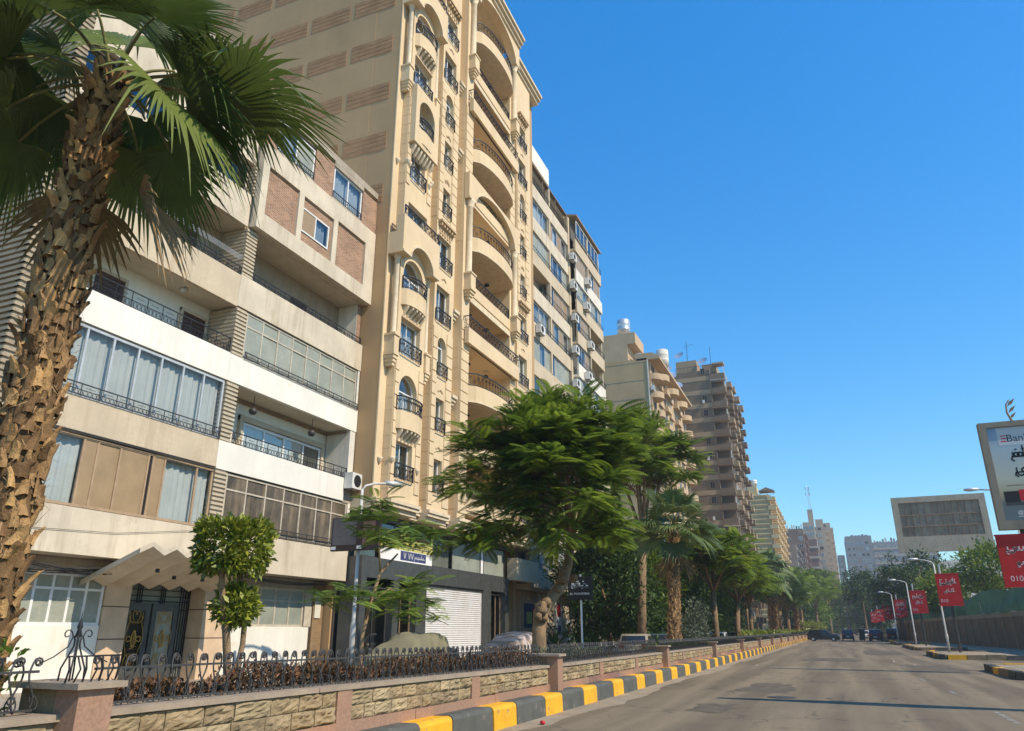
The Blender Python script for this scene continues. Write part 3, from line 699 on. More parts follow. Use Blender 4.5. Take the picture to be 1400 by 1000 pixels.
for i, (a, b, c, d) in enumerate(op):
    if i != 1: box('brick_panel', 'brick', b1, XB-.22, XB-.10, a, b, c, d)
    else:
        p = MB(); p.box(XB-.22, XB-.10, a, b, c, 16.55); p.box(XB-.22, XB-.10, a, b, 17.65, d); p.box(XB-.22, XB-.10, b-.18, b, 16.55, 17.65); p.obj('brick_panel', 'brick', b1)
        window(b1, XB-.06, a+.02, b-.2, 16.57, 17.63, n=2, fm='alu_white', kinds=['panel_brown', 'glass_blue'], fw=.06, curtain=1, cm='curtain_blue')
# L6 right: brick wall with two windows under concrete lintel
bw = MB(); wo = [(19.0, 21.35, 19.15, 20.6), (22.6, 24.85, 19.15, 20.65)]
[box('brick_wall', 'brick', b1, XB-.3, XB-.04, q[0], q[1], 19.02, 20.7) for q in ((18.45, 19.0), (21.35, 22.6), (24.85, 26.0))]
l = MB()
for a, b, c, d in wo: l.box(XB-.3, XB-.02, a, b, 20.66, 20.9); l.box(XB-.3, XB-.03, a, b, 19.03, 19.12)
l.box(XB-.31, XB-.015, 18.45, 26.0, 20.902, 21.2); l.box(-30, XB-.32, 18.56, 26, 21.0, 21.19); l.obj('lintel', 'concrete', b1)
for a, b, c, d in wo:
    window(b1, XB-.1, a+.1, b-.02, c, d, n=2, fm='alu_white', kinds=['glass_sky', 'dusty_pane' if a < 20 else 'glass_sky'], fw=.07, curtain=1, cm='curtain_blue')
    railing(b1, [(XB-.04, a+.05), (XB-.04, b-.05)], c-.02, .3, 'bar')
# ground floor
XG = -19.0
box('ground_wall', 'white', b1, -19.26, XG, 11.3, 13.2, .14, 3.45); box('ground_wall', 'white', b1, -19.26, XG, 13.2, 15.85, .14, 1.72)
box('ground_wall', 'white', b1, -19.26, XG, 20.7, 25.2, .14, 1.72)
band('concrete', 11.3, 15.85, 3.06, 3.448, XG+.01, .26); band('concrete', 20.7, 25.3, 3.08, 3.448, XG+.01, .26)
window(b1, XG-.02, 13.2, 15.83, 1.72, 3.06, n=5, trans=2.65, fm='alu_white', gm='dusty_pane', fw=.08, back=False)
window(b1, XG-.02, 20.72, 24.8, 1.72, 3.08, n=5, trans=2.62, fm='frame_dirty', gm='dusty_pane', fw=.08, back=False)
for y0, y1 in ((15.86, 16.72), (19.62, 20.68)):
    p = box('stone_pilaster', 'wall_peach' if 'wall_peach' in MATS else mat('wall_peach', (.60, .44, .29), .7, .1, 2, .1, 40), b1, -19.7, XG+.03, y0, y1, .14, 3.44)
    for z in (1.35, 2.22): box('joint', 'shutter', p, -19.69, XG+.034, y0-.002, y1+.002, z, z+.028)
box('window_frame_post', 'frame_dirty', b1, XG-.2, XG+.02, 24.85, 25.28, 1.73, 3.07)
# crumbling column showing bricks
cc = MB(); cc.box(-19.2, XG+.06, 25.32, 25.95, .14, 3.43); cc.obj('crumbling_column', 'brick_raw', b1)
box('plaster_patch', 'offwhite', b1, XG+.062, XG+.10, 25.38, 25.75, 2.05, 3.05)
# cables under the ground band
m = MB()
for i in range(9):
    y0, y1 = 11.5, 16.2; dz = .06*(i % 3)
    m.tube([(-18.25-.05*i, y0+(y1-y0)*t/8, 3.28-dz-.10*math.sin(math.pi*t/8)*(1+i*.12)+.05*math.sin(i*2+t)) for t in range(9)], .014, 4)
for i in range(5): m.tube([(-18.25-.06*i, 20.4+5.4*t/8, 3.33-.07*math.sin(math.pi*t/8)*(1+i*.3)) for t in range(9)], .013, 4)
m.tube([(-17.97, 11.4, 4.2), (-17.97, 12.6, 3.98), (-17.965, 15, 4.1), (-17.96, 17.5, 4.45), (-17.96, 18.4, 4.5)], .008, 3)
m.obj('cable', 'iron_grey', b1)
# entrance: black and gold door in a recess
dt = thing('entrance_door', 'black double door with gold ironwork under the folded canopy', 'door', (-19.6, 18.2, .14))
box('back_board', 'dusty_pane', dt, -19.72, -19.66, 16.74, 19.6, .14, 3.4)
m = MB()
for y in (16.76, 16.9, 17.0, 19.2, 19.3, 19.4, 19.5, 19.58): m.box(-19.60, -19.57, y-.013, y+.013, .14, 3.0)
for y in (17.5, 17.58, 17.66, 18.4, 18.48, 18.56): m.box(-19.60, -19.57, y-.013, y+.013, 2.35, 3.0)
for z in (2.98, 2.78, 2.6, 2.45): m.box(-19.598, -19.572, 16.76, 19.58, z-.014, z+.014)
for z in (2.2, .95, .8): m.box(-19.598, -19.572, 19.1, 19.58, z-.014, z+.014)
m.obj('grille', 'iron', dt)
for y0, y1 in ((17.02, 17.98), (18.06, 19.08)):
    f = MB(); f.box(-19.56, -19.48, y0, y0+.17, .15, 2.38); f.box(-19.56, -19.48, y1-.17, y1, .15, 2.38); f.box(-19.56, -19.482, y0+.17, y1-.17, .15, .55); f.box(-19.56, -19.482, y0+.17, y1-.17, 2.16, 2.38)
    lf = f.obj('door_leaf', 'black_granite', dt)
    MB().add([(-19.53, y0+.1, .5), (-19.53, y1-.1, .5), (-19.53, y1-.1, 2.2), (-19.53, y0+.1, 2.2)], [(0, 1, 2, 3)]).obj('pane', 'dusty_pane' if y0 > 18 else 'glass_dark', lf)
    yc = (y0+y1)/2; g = MB(); X0 = -19.485
    for s in (-1, 1):
        for zc, zz in ((.75, 1), (2.0, -1)):
            g.tube([(X0, yc+s*(.26*(1-t*.75)*abs(math.cos(t*5)))+s*.0, zc+zz*(.22*math.sin(t*6)*(1-t*.4))) for t in np.linspace(0, 1, 14)], .011, 4)
        g.tube([(X0, yc+s*(.27-.06*math.sin(t*9)), .62+1.5*t) for t in np.linspace(0, 1, 22)], .010, 4)
        g.tube([(X0, yc+s*(.05+.21*math.sin(t*math.pi)), 1.36+.075*math.sin(t*2*math.pi)) for t in np.linspace(0, 1, 12)], .016, 4)
        g.tube([(X0, yc+s*.26*(1-t)**.6, .62+.3*math.sin(t*3.1)) for t in np.linspace(0, 1, 10)], .011, 4)
        g.tube([(X0, yc+s*(.09*math.sin(t*3.14)), 1.1+.5*t) for t in np.linspace(0, 1, 8)], .018, 4)
    for k in range(7): g.tube([(X0, yc-.09+.03*k*.5, 1.08+.07*k), (X0+.01, yc+.10-.02*k*.5, 1.16+.07*k)], .014, 4)
    g.obj('gold_scrollwork', 'gold', lf)
# folded plate canopy
cn = thing('canopy', 'zigzag folded concrete canopy over the entrance door', 'canopy', (-18, 17.5, 3.4))
m = MB(); n = 12; y0, y1 = 14.55, 19.4; yb0, yb1 = 15.0, 19.7
fr_ = []; bk = []
for i in range(n+1):
    t = i/n; fr_.append((-16.45, y0+(y1-y0)*t, 3.48+(.2 if i % 2 else 0))); bk.append((-19.0, yb0+(yb1-yb0)*t, 2.76+(.16 if i % 2 else 0)))
for i in range(n):
    a, b, c, d = fr_[i], fr_[i+1], bk[i+1], bk[i]; up = lambda p, h=.13: (p[0], p[1], p[2]+h)
    m.add([a, b, c, d], [(0, 1, 2, 3)]); m.add([up(a), up(b), up(c), up(d)], [(3, 2, 1, 0)]); m.add([a, b, up(b), up(a)], [(3, 2, 1, 0)])
m.add([fr_[0], bk[0], up(bk[0]), up(fr_[0])], [(0, 1, 2, 3)]); m.add([fr_[-1], bk[-1], up(bk[-1]), up(fr_[-1])], [(3, 2, 1, 0)])
m.obj('folded_slab', mat('canopy_con', (.58, .50, .38), .9, .12, 2, .3, 40, streak=.4), cn)
for x, y in ((-17.2, 15.9), (-17.6, 16.9), (-17.6, 18.0), (-17.3, 19.2)):
    MB().lathe([(.05, 0), (.06, -.1), (.0, -.11)], (x, y, 3.42+(x+16.45)*.29), 8).obj('spot_lamp', 'iron', cn)
# ------------------------------------------------------------------ building 2: ornate sandstone-coloured tower
def wall_open(mb, x0, x1, y0, y1, z0, z1, ops):
    """wall slab facing +X with rectangular or arched openings (a,b,c,d,arch)"""
    R_ = [(a, b, c, d+((b-a)/2 if ar else 0)) for a, b, c, d, ar in ops]
    zs = sorted({z0, z1, *[v for r in R_ for v in (r[2], r[3])]})
    for za, zb in zip(zs[:-1], zs[1:]):
        cut = sorted((r[0], r[1]) for r in R_ if r[2] < zb-1e-6 and r[3] > za+1e-6); y = y0
        for a, b in cut:
            if a > y: mb.box(x0, x1, y, a, za, zb)
            y = max(y, b)
        if y < y1: mb.box(x0, x1, y, y1, za, zb)
    for a, b, c, d, ar in ops:
        if not ar: continue
        r = (b-a)/2; yc = (a+b)/2; n = 8
        for s in (-1, 1):
            P = [(yc+s*r, d+r)]+[(yc+s*r*math.cos(math.pi/2*i/n), d+r*math.sin(math.pi/2*i/n)) for i in range(n+1)]
            mb.prism(P, 'x', x0, x1)
    return mb
def arc(y0, y1, x, bulge, n=14):
    return [(x+bulge*(1-((2*i/n)-1)**2)**.5 if bulge else x, y0+(y1-y0)*i/n) for i in range(n+1)]
T = thing('apartment_tower', 'tall ornate tan apartment tower with arched balconies and columns over dark shops', 'building', (-17, 35, .14))
TZ0, TZ1 = 6.75, 40.6; P5 = 14.75
XA, XS = -16.6, -17.0
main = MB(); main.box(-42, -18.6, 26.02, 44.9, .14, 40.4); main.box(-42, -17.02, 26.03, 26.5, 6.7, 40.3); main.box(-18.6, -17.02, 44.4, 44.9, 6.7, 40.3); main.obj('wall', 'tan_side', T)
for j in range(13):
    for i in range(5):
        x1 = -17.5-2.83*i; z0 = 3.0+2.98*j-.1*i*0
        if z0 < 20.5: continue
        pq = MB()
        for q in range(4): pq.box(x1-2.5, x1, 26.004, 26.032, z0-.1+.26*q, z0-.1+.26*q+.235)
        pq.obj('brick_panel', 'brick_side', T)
fz = MB()
# plain recessed strips
for a, b in ((26.5, 26.56), (29.05, 29.85), (31.9, 32.7), (40.1, 40.75), (43.35, 44.4)): fz.box(-18.6, XS, a, b, TZ0, 40.0)
fz.box(-17.06, XS+.002, 26.02, 26.5, TZ0, 40.0)
A_ops = []; B_ops = []; D_ops = []
for s in (0, P5):
    A_ops += [(26.95, 28.35, 7.7+s, 9.3+s, 0), (26.98, 28.55, 10.6+s, 11.65+s, 1), (26.85, 28.6, 13.3+s, 15.0+s, 0), (26.85, 28.7, 16.4+s, 17.25+s, 1), (26.95, 28.8, 19.2+s, 21.1+s, 0)]
    for off, ops in ((0, B_ops), (10.98, D_ops)):
        ops += [(30.35+off, 31.2+off, 7.6+s, 9.2+s, 0), (30.35+off, 31.2+off, 10.55+s, 12.2+s, 0), (30.35+off, 31.25+off, 13.35+s, 14.95+s, 1), (30.05+off, 31.45+off, 16.15+s, 18.1+s, 0), (30.0+off, 31.45+off, 19.2+s, 20.95+s, 0)]
ops35 = lambda o: [q for q in o if q[3] < 39.6]
wall_open(fz, -17.3, XA, 26.56, 29.05, TZ0, 40.0, ops35(A_ops)); wall_open(fz, -17.3, XA, 29.85, 31.9, TZ0, 40.0, ops35(B_ops)); wall_open(fz, -17.3, XA, 40.75, 43.35, TZ0, 40.0, ops35(D_ops))
# centre piers and back wall of the loggias
for a, b in ((32.7, 33.6), (39.3, 40.1)): fz.box(-18.6, -16.5, a, b, TZ0, 40.0)
fz.box(-18.62, -18.5, 33.6, 39.3, 6.7, 40.2)
fz.obj('facade', 'tan', T)
sk = MB(); sk.box(-18.49, -18.45, 33.62, 39.28, 6.8, 39.8); sk.obj('loggia_wall', 'tan', T)
# windows
for ops in (A_ops, B_ops, D_ops):
    for a, b, c, d, ar in ops35(ops):
        wide = b-a > 1.2
        window(T, XA-.22, a+.005, b-.005, c, d, n=2, fm='alu_white', kinds=[['glass_sky', 'glass_sky'], ['glass_blue', 'glass_sky'], ['glass_sky', 'glass_dark']][rnd.randrange(3)] , gm='glass_sky', fw=.055, arch=bool(ar), curtain=1 if rnd.random() < .85 else None, cm=rnd.choice(['curtain', 'curtain', 'curtain_blue']))
# iron window guards
for ops, big in ((A_ops, 1), (B_ops, 0), (D_ops, 0)):
    for i, (a, b, c, d, ar) in enumerate(ops35(ops)):
        if big and i % 5 in (1, 3):
            railing(T, [(x, y) for x, y in arc(26.75, 28.8, XA+.05, .40)], c+.02, .62, 'scroll', k=1.7, step=.15)
        elif big and i % 5 == 4: railing(T, [(-16.23, 26.1), (-16.23, 29.35)], c+.65, .5, 'scroll', k=1.7, step=.17); 
        else: railing(T, [(XA+.06, a-.08), (XA+.14, a+.02), (XA+.14, b-.02), (XA+.06, b+.08)], c-.02, .62, 'scroll', k=1.7, step=.14)
# left bay: belly balconies, corbel friezes, boxes, arch hoods, columns
def belly(z0, z1, y0=26.72, y1=28.83, x=XA, bulge=.42):
    P = arc(y0, y1, x, bulge); m = MB().prism([(x-.02, y0)]+P[1:-1]+[(x-.02, y1)], 'z', z0, z1); m.obj('curved_balcony', 'tan', T)
    m = MB()
    for (xa, ya) in P[2:-2:2]:
        m.prism([(x, z0), (xa-.02, z0-.002), (xa-.06, z0-.12), (x+.12, z0-.30), (x, z0-.5)], 'y', ya-.06, ya+.06)
    m.obj('corbel', 'tan_trim', T)
def column(y, z0, z1, x=-16.38, r=.115, ped=.85):
    c = thing  # column with pedestal and corbel is a part of the tower
    m = MB(); m.lathe([(r*1.35, 0), (r*1.35, .1), (r, .18), (r*.98, z1-z0-.45), (r*1.1, z1-z0-.42), (r*1.1, z1-z0-.38), (r*1.0, z1-z0-.36), (r*1.6, z1-z0-.1), (r*1.65, z1-z0)], (x, y, z0), 14)
    o = m.obj('column', 'tan_trim', T, True)
    p = MB(); w_ = r*1.7; p.box(x-w_-.2, x+w_, y-w_, y+w_, z0-ped, z0-.002); p.box(x-w_-.2, x+w_+.05, y-w_-.05, y+w_+.05, z0-.1, z0-.004)
    for i in range(4):
        q = w_*(1.15-.24*i); p.box(x-w_-.2, x+q, y-q, y+q, z0-ped-.16*(i+1), z0-ped-.16*i-.002)
    p.obj('pedestal', 'tan', o)
def hood(y0, y1, zs, zt, x1, oy0, oy1, name='arch_hood', xb=-17.0, m_='tan', rise=None):
    """flat-topped hood with an arched underside between oy0..oy1 springing at zs"""
    yc = (oy0+oy1)/2; hw = (oy1-oy0)/2; rs = rise or (zt-zs-.25); n = 14
    lo = [(yc+hw*math.cos(math.pi*(1-i/n)), zs+rs*math.sin(math.pi*i/n)) for i in range(n+1)]
    m = MB(); top = zt
    for (ya, za), (yb, zb) in zip(lo[:-1], lo[1:]): m.prism([(ya, za), (yb, zb), (yb, top), (ya, top)], 'x', xb, x1)
    m.box(xb, x1, y0, oy0, zs, top); m.box(xb, x1, oy1, y1, zs, top)
    o = m.obj(name, m_, T)
    t = MB(); k = .11
    for (ya, za), (yb, zb) in zip(lo[:-1], lo[1:]): t.prism([(ya, za-.003), (yb, zb-.003), (yb, zb+k), (ya, za+k)], 'x', x1, x1+.06)
    t.box(x1, x1+.06, y0, oy0, zs-.003, zs+k); t.box(x1, x1+.06, oy1, y1, zs-.003, zs+k); t.obj('arch_moulding', 'tan_trim', o)
    return o
for s in (0, P5):
    belly(9.8+s, 10.6+s); belly(15.6+s, 16.4+s)
    box('frieze', 'tan_dark', T, XA-.02, XA+.05, 26.85, 28.65, 15.02+s, 15.1+s)
    if s == 0:
        for y in (26.38, 29.25): column(y, 14.0, 18.0, -16.68)
    else:
        for y in (26.38, 29.25): column(y, 28.7, 32.75, -16.68)
    hood(26.03, 29.5, 17.9+s, 19.0+s, -16.2, 26.75, 28.85, rise=.85)
    b = MB(); b.box(-16.6, -16.2, 26.03, 29.5, 19.003+s, 19.85+s); b.obj('balcony_box', 'tan', T)
    # bracket frieze above the fifth-floor window and box bay
    if s == 0:
        m = MB()
        for k in range(7): yy = 26.9+.3*k; m.prism([(XA, 24.3), (XA+.3, 24.28), (XA+.26, 24.1), (XA+.08, 23.8), (XA, 23.72)], 'y', yy-.06, yy+.06)
        m.obj('corbel', 'tan_trim', T)
        bx = MB(); wall_open(bx, XA+.002, XA+.36, 26.62, 29.0, 24.3, 27.7, [(26.98, 28.55, 25.35, 26.4, 1)]); bx.obj('box_bay', 'tan', T)
    for off in (0, 10.98):
        m = MB(); zt = 21.75+s
        if zt > 39: continue
        m.box(XA, XA+.26, 29.95+off, 31.6+off, zt-.12, zt)
        for k in range(6): yy = 30.08+off+.28*k; m.box(XA, XA+.2, yy-.06, yy+.06, zt-.32, zt-.122)
        for k in range(5): yy = 30.2+off+.27*k; m.box(XA, XA+.05, yy-.07, yy+.07, zt-.7, zt-.45)
        m.obj('dentil_frieze', 'tan_dark', T)
    for y, z in ((26.62, 8.35), (28.75, 8.2), (26.3, 8.3), (26.75, 23.0), (29.4, 21.5), (28.95, 23.2)):
        MB().lathe([(0, 0), (.07, .1), (.12, .22), (.13, .3), (0, .31)], (XA+.06 if 26.56 < y < 29.05 else XS+.06, y, z-.15+s), 8).obj('plaster_ornament', 'tan_trim', T, True)
    for off in (0, 10.98):
        for z in (9.75, 12.6, 18.6, 24.4, 27.3):
            if z+s > 39: continue
            m = MB(); yc = 30.78+off
            for q in (-1, 1): m.tube([(XA+.01, yc+q*.28*t, z+s+.06*math.sin(t*6)) for t in np.linspace(0, 1, 6)], [.035, .05, .03, .045, .03, .01], 5)
            m.obj('plaster_ornament', 'tan_dark', T)
# rustication blocks on the bay edges and centre piers
RB = MB().box(0, .045, 0, 1, 0, 1).mesh('rustic_block', 'tan')
def rustic(y0, y1, z0, z1, x, side=True):
    n = int((z1-z0)/.56)
    for i in range(n):
        za = z0+(z1-z0)*i/n; place(RB, 'rustic_block', T, (x-.002, y0, za+.03), (0, 0, 0), (1, y1-y0, (z1-z0)/n-.06))
for s in (0, P5):
    for a, b in ((26.57, 26.9), (28.62, 29.04)): rustic(a, b, 7.2+s, 13.0+s if s == 0 else 27.0, XA)
    for off in (0, 10.98):
        for a, b in ((29.86, 30.3), (31.28, 31.89)): rustic(a+off*1.0, b+off*1.0, 7.0+s, 15.8+s, XA)
    for a, b in ((32.71, 33.59), (39.31, 40.09)): rustic(a, b, 7.0 if s == 0 else 24.9, 17.2 if s == 0 else 31.0, -16.5)
for s in (0, P5):
    for yy in (26.56, 29.85, 32.7):
        m = MB()
        for z in np.arange(7.2+s, (15.8 if s == 0 else 30.5), .56): m.box(-16.98, XA-.02, yy-.012, yy+.004, z, z+.535)
        m.obj('rustic_return', 'tan', T, kind='stuff')
# centre balconies
zb = lambda j: 10.0+2.95*j
for j in range(-1, 10):
    z = zb(j); kind = {(-1): 'str', 0: 'str', 1: 'cur', 2: 'box', 3: 'str', 4: 'cur', 5: 'str', 6: 'cur', 7: 'box', 8: 'str', 9: 'cur'}[j]
    if kind == 'cur':
        P = arc(33.62, 39.28, -16.5, .72, 18)
        m = MB().prism([(-18.44, 33.62)]+P+[(-18.44, 39.28)], 'z', z, z+.82); o = m.obj('curved_balcony', 'tan', T)
        MB().prism([(-18.4, 33.64)]+[(x+.05, y) for x, y in P]+[(-18.4, 39.26)], 'z', z-.10, z-.002).obj('soffit_moulding', 'tan_trim', o)
        railing(T, P, z+.82, .68, 'scroll', k=1.7, step=.2)
    elif kind == 'str':
        m = MB().box(-18.44, -16.52, 33.62, 39.28, z, z+.2); m.box(-16.72, -16.47, 33.61, 39.29, z+.2, z+.84); m.obj('balcony', 'tan', T)
        railing(T, [(-16.56, 33.62), (-16.56, 39.28)], z+.84, .68, 'scroll', k=1.7, step=.2)
    else:
        m = MB(); m.box(-18.44, -16.3, 33.62, 39.28, z, z+.2); m.box(-16.4, -16.15, 32.9, 40.0, z, z+.86); m.obj('balcony_box', 'tan', T)
        railing(T, [(-16.5, 32.95), (-16.18, 32.95), (-16.18, 39.95), (-16.5, 39.95)], z+.86, .68, 'scroll', k=1.7, step=.2)
        m = MB(); m.box(-16.56, -16.46, 33.62, 39.28, z+2.7, z+2.94); m.obj('soffit_moulding', 'tan_trim', T)
    for y in (35.2, 37.6):
        MB().lathe([(.02, .25), (.03, .22), (.16, .16), (.16, .06), (.05, 0), (0, 0)], (-17.3, y, z+2.52), 8).obj('ceiling_lamp', 'iron', T, True)
    window(T, -18.36, 35.0, 37.6, z+.25, z+2.3, n=2, fm='wood', gm='glass_dark', name='balcony_door')
for z0, z1 in ((19.1+.9, 24.6), (19.1+.9+P5, 24.6+P5)):
    for y in (33.15, 39.72): column(y, z0, z1, -16.36, .175, .9)
hood(32.7, 40.1, 24.6, 26.3, -16.2, 33.55, 39.35, xb=-16.52, rise=1.45); 
hood(32.7, 40.1, 39.35, 41.2, -16.1, 33.55, 39.35, xb=-16.6, rise=1.5)
box('spandrel_wall', 'tan', T, -16.9, -16.44, 33.6, 39.3, 26.3, 27.3) if False else None
# flat-headed frame above the mid curved balconies
for z in (18.0, 32.3): 
    m = MB(); m.box(-16.55, -16.46, 33.6, 39.3, z-1.2, z-.95); m.obj('soffit_moulding', 'tan_trim', T)
for y in (32.3, 32.3):
    pass
for s in (0, P5):
    for y in (32.35, ):
        for z in (12.2, 16.9):
            m = MB()
            for i in range(4): m.box(XS, XS+.16+.09*i, y-.14-.05*i, y+.14+.05*i, z+s+.16*i, z+s+.16*(i+1)-.003)
            m.obj('corbel', 'tan_trim', T)
# cornices
m = MB()
for i, (dx, z0, z1) in enumerate(((.12, 40.0, 40.25), (.3, 40.25, 40.5), (.45, 40.5, 40.7))):
    m.box(-18.6, XA+dx, 26.02, 32.69, z0+.002*i, z1); m.box(-18.6, XA+dx, 40.12, 44.95, z0+.002*i, z1)
    m.box(-18.6, -16.08+dx, 32.7, 40.1, z0+1.2, z1+1.2)
m.obj('cornice', 'tan_trim', T)
m = MB()
for (a, b, x) in ((26.02, 26.55, XS), (26.56, 29.05, XA), (29.06, 29.84, XS), (29.85, 31.9, XA), (31.91, 32.69, XS), (32.7, 40.1, -16.5), (40.11, 40.74, XS), (40.75, 43.35, XA), (43.36, 44.9, XS)):
    for dx, z0, z1 in ((.16, 6.60, 6.75), (.09, 6.45, 6.598), (-.06, 6.25, 6.448)):
        m.box(-18.6, x+dx, a+.001, b-.001, z0, z1)
m.obj('base_cornice', 'tan_trim', T)
box('pipe', 'tan', T, XS, XS+.07, 29.42, 29.50, 6.8, 39.9)
# shop front: black granite, roller shutter, mezzanine glass with banner
XS0 = -17.35
g = MB()
g.box(-18.4, XS0, 26.1, 41.2, 3.62, 4.42); g.box(-18.4, XS0-.12, 26.1, 41.2, 6.0, 6.24)
for a, b in ((26.1, 26.5), (28.6, 29.05), (30.6, 31.5), (37.75, 38.75), (40.7, 41.2)): g.box(-18.3, XS0+.01, a, b, .14, 3.618)
sf = g.obj('shop_surround', 'black_granite', T)
for y in np.arange(26.6, 41, 1.35): box('granite_joint', 'iron_grey', sf, XS0, XS0+.003, y, y+.012, 3.63, 4.41)
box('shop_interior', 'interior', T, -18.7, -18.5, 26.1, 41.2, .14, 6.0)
r = MB(); z = .16
while z < 3.5: r.prism([(XS0-.16, z), (XS0-.10, z+.03), (XS0-.10, z+.075), (XS0-.16, z+.1)], 'y', 31.5, 37.75); z += .1
r.obj('roller_shutter', 'roller', T)
box('shutter_box', 'iron', T, XS0-.3, XS0-.05, 31.5, 37.75, 3.5, 3.617)
window(T, XS0-.3, 28.9, 30.6, .15, 3.3, n=2, fm='wood', gm='glass_dark', name='shop_door'); window(T, XS0-.3, 26.5, 28.6, .15, 3.3, n=2, fm='iron_grey', gm='glass_dark', name='shop_door')
window(T, XS0-.3, 38.75, 40.7, .15, 3.5, n=3, fm='wood', gm='glass_dark', name='shop_door')
window(T, XS0-.25, 26.12, 41.18, 4.43, 6.0, cols=[26.15, 28.9, 31.7, 34.5, 37.9, 38.3, 41.15], kinds=['glass_dark', 'glass_dark', 'glass_blue', 'dusty_pane', 'paper', 'dusty_pane'], fm='iron_grey', fw=.07, name='mezzanine_window', curtain=1, cm='curtain_warm')
bn = thing('shop_banner', 'green yellow and blue shop banner with Arabic lettering on the mezzanine glass', 'banner', (XS0-.2, 29.5, 4.5))
BX = XS0-.15
box('banner_sheet', 'paper', bn, BX-.02, BX, 27.6, 32.2, 4.46, 5.75)
box('green_stripe', 'green_print', bn, BX, BX+.004, 27.6, 32.2, 5.35, 5.75); box('yellow_stripe', 'yellow_print', bn, BX, BX+.004, 27.6, 32.2, 4.95, 5.345); box('blue_stripe', 'blue_print', bn, BX, BX+.004, 29.3, 31.6, 4.52, 4.92)
def script(par, x, y0, y1, z0, z1, m, words, name='lettering', seed=1, dots=True, wd=.045, flip=1):
    """flat Arabic-style lettering: connected base stroke with rising teeth, loops and dots (plane facing +X, or -Y if flip is a tuple)"""
    r_ = random.Random(seed); mb = MB(); h = z1-z0
    def rib(pts):
        for (a, b), (c, d) in zip(pts[:-1], pts[1:]):
            L = math.hypot(c-a, d-b) or 1; nx, nz = -(d-b)/L*wd/2, (c-a)/L*wd/2; ex, ez = (c-a)/L*wd*.4, (d-b)/L*wd*.4
            Q = [(a-ex+nx, b-ez+nz), (c+ex+nx, d+ez+nz), (c+ex-nx, d+ez-nz), (a-ex-nx, b-ez-nz)]
            mb.add([(x, q[0], q[1]) for q in Q] if flip == 1 else [(q[0], flip, q[1]) for q in Q], [(0, 1, 2, 3)])
    yy = y0; wl = (y1-y0)/sum(words)
    for w_ in words:
        a, b = yy+.06*wl, yy+w_*wl-.16*wl; yy += w_*wl; base = z0+h*.32
        n = max(2, int(w_*2)); rib([(a, base), (b, base)])
        for i in range(n):
            y = a+(b-a)*(i+.3)/n; t = r_.random()
            if t < .4: rib([(y, base), (y, base+h*.28)])
            elif t < .6: rib([(y, base), (y, base+h*.66)])
            elif t < .8: rib([(y+h*.14*math.cos(u), base+h*.13+h*.13*math.sin(u)) for u in np.linspace(-1.6, 4.7, 9)])
            else: rib([(y+h*.2*math.cos(u)-.0, base-h*.0+h*.2*math.sin(u)) for u in np.linspace(3.3, 6.2, 7)])
            if dots and r_.random() < .6:
                z = base+h*(.46 if r_.random() < .6 else -.2); rib([(y-wd*.3, z), (y+wd*.5, z)])
        rib([(a, base), (a-h*.05, base-h*.16), (a+h*.08, base-h*.28)])
    return mb.obj(name, m, par)
script(bn, BX+.008, 28.0, 31.9, 5.38, 5.72, 'red_print', [2, 3, 2, 3], 'red_lettering', 3, wd=.04)
script(bn, BX+.008, 27.8, 32.0, 4.97, 5.33, 'blue_print', [3, 2, 3, 2], 'blue_lettering', 5, wd=.04)
script(bn, BX+.008, 30.5, 31.5, 4.58, 4.86, 'paper', [3], 'white_lettering', 8, wd=.03)
m = MB()
for y in (29.55, 29.95, 30.2): 
    for (a, b), (c, d) in (((y, 4.85), (y+.1, 4.6)), ((y+.2, 4.85), (y+.1, 4.6))): m.tube([(BX+.008, a, b), (BX+.008, c, d)], .016, 4)
m.obj('white_numerals', 'paper', bn)
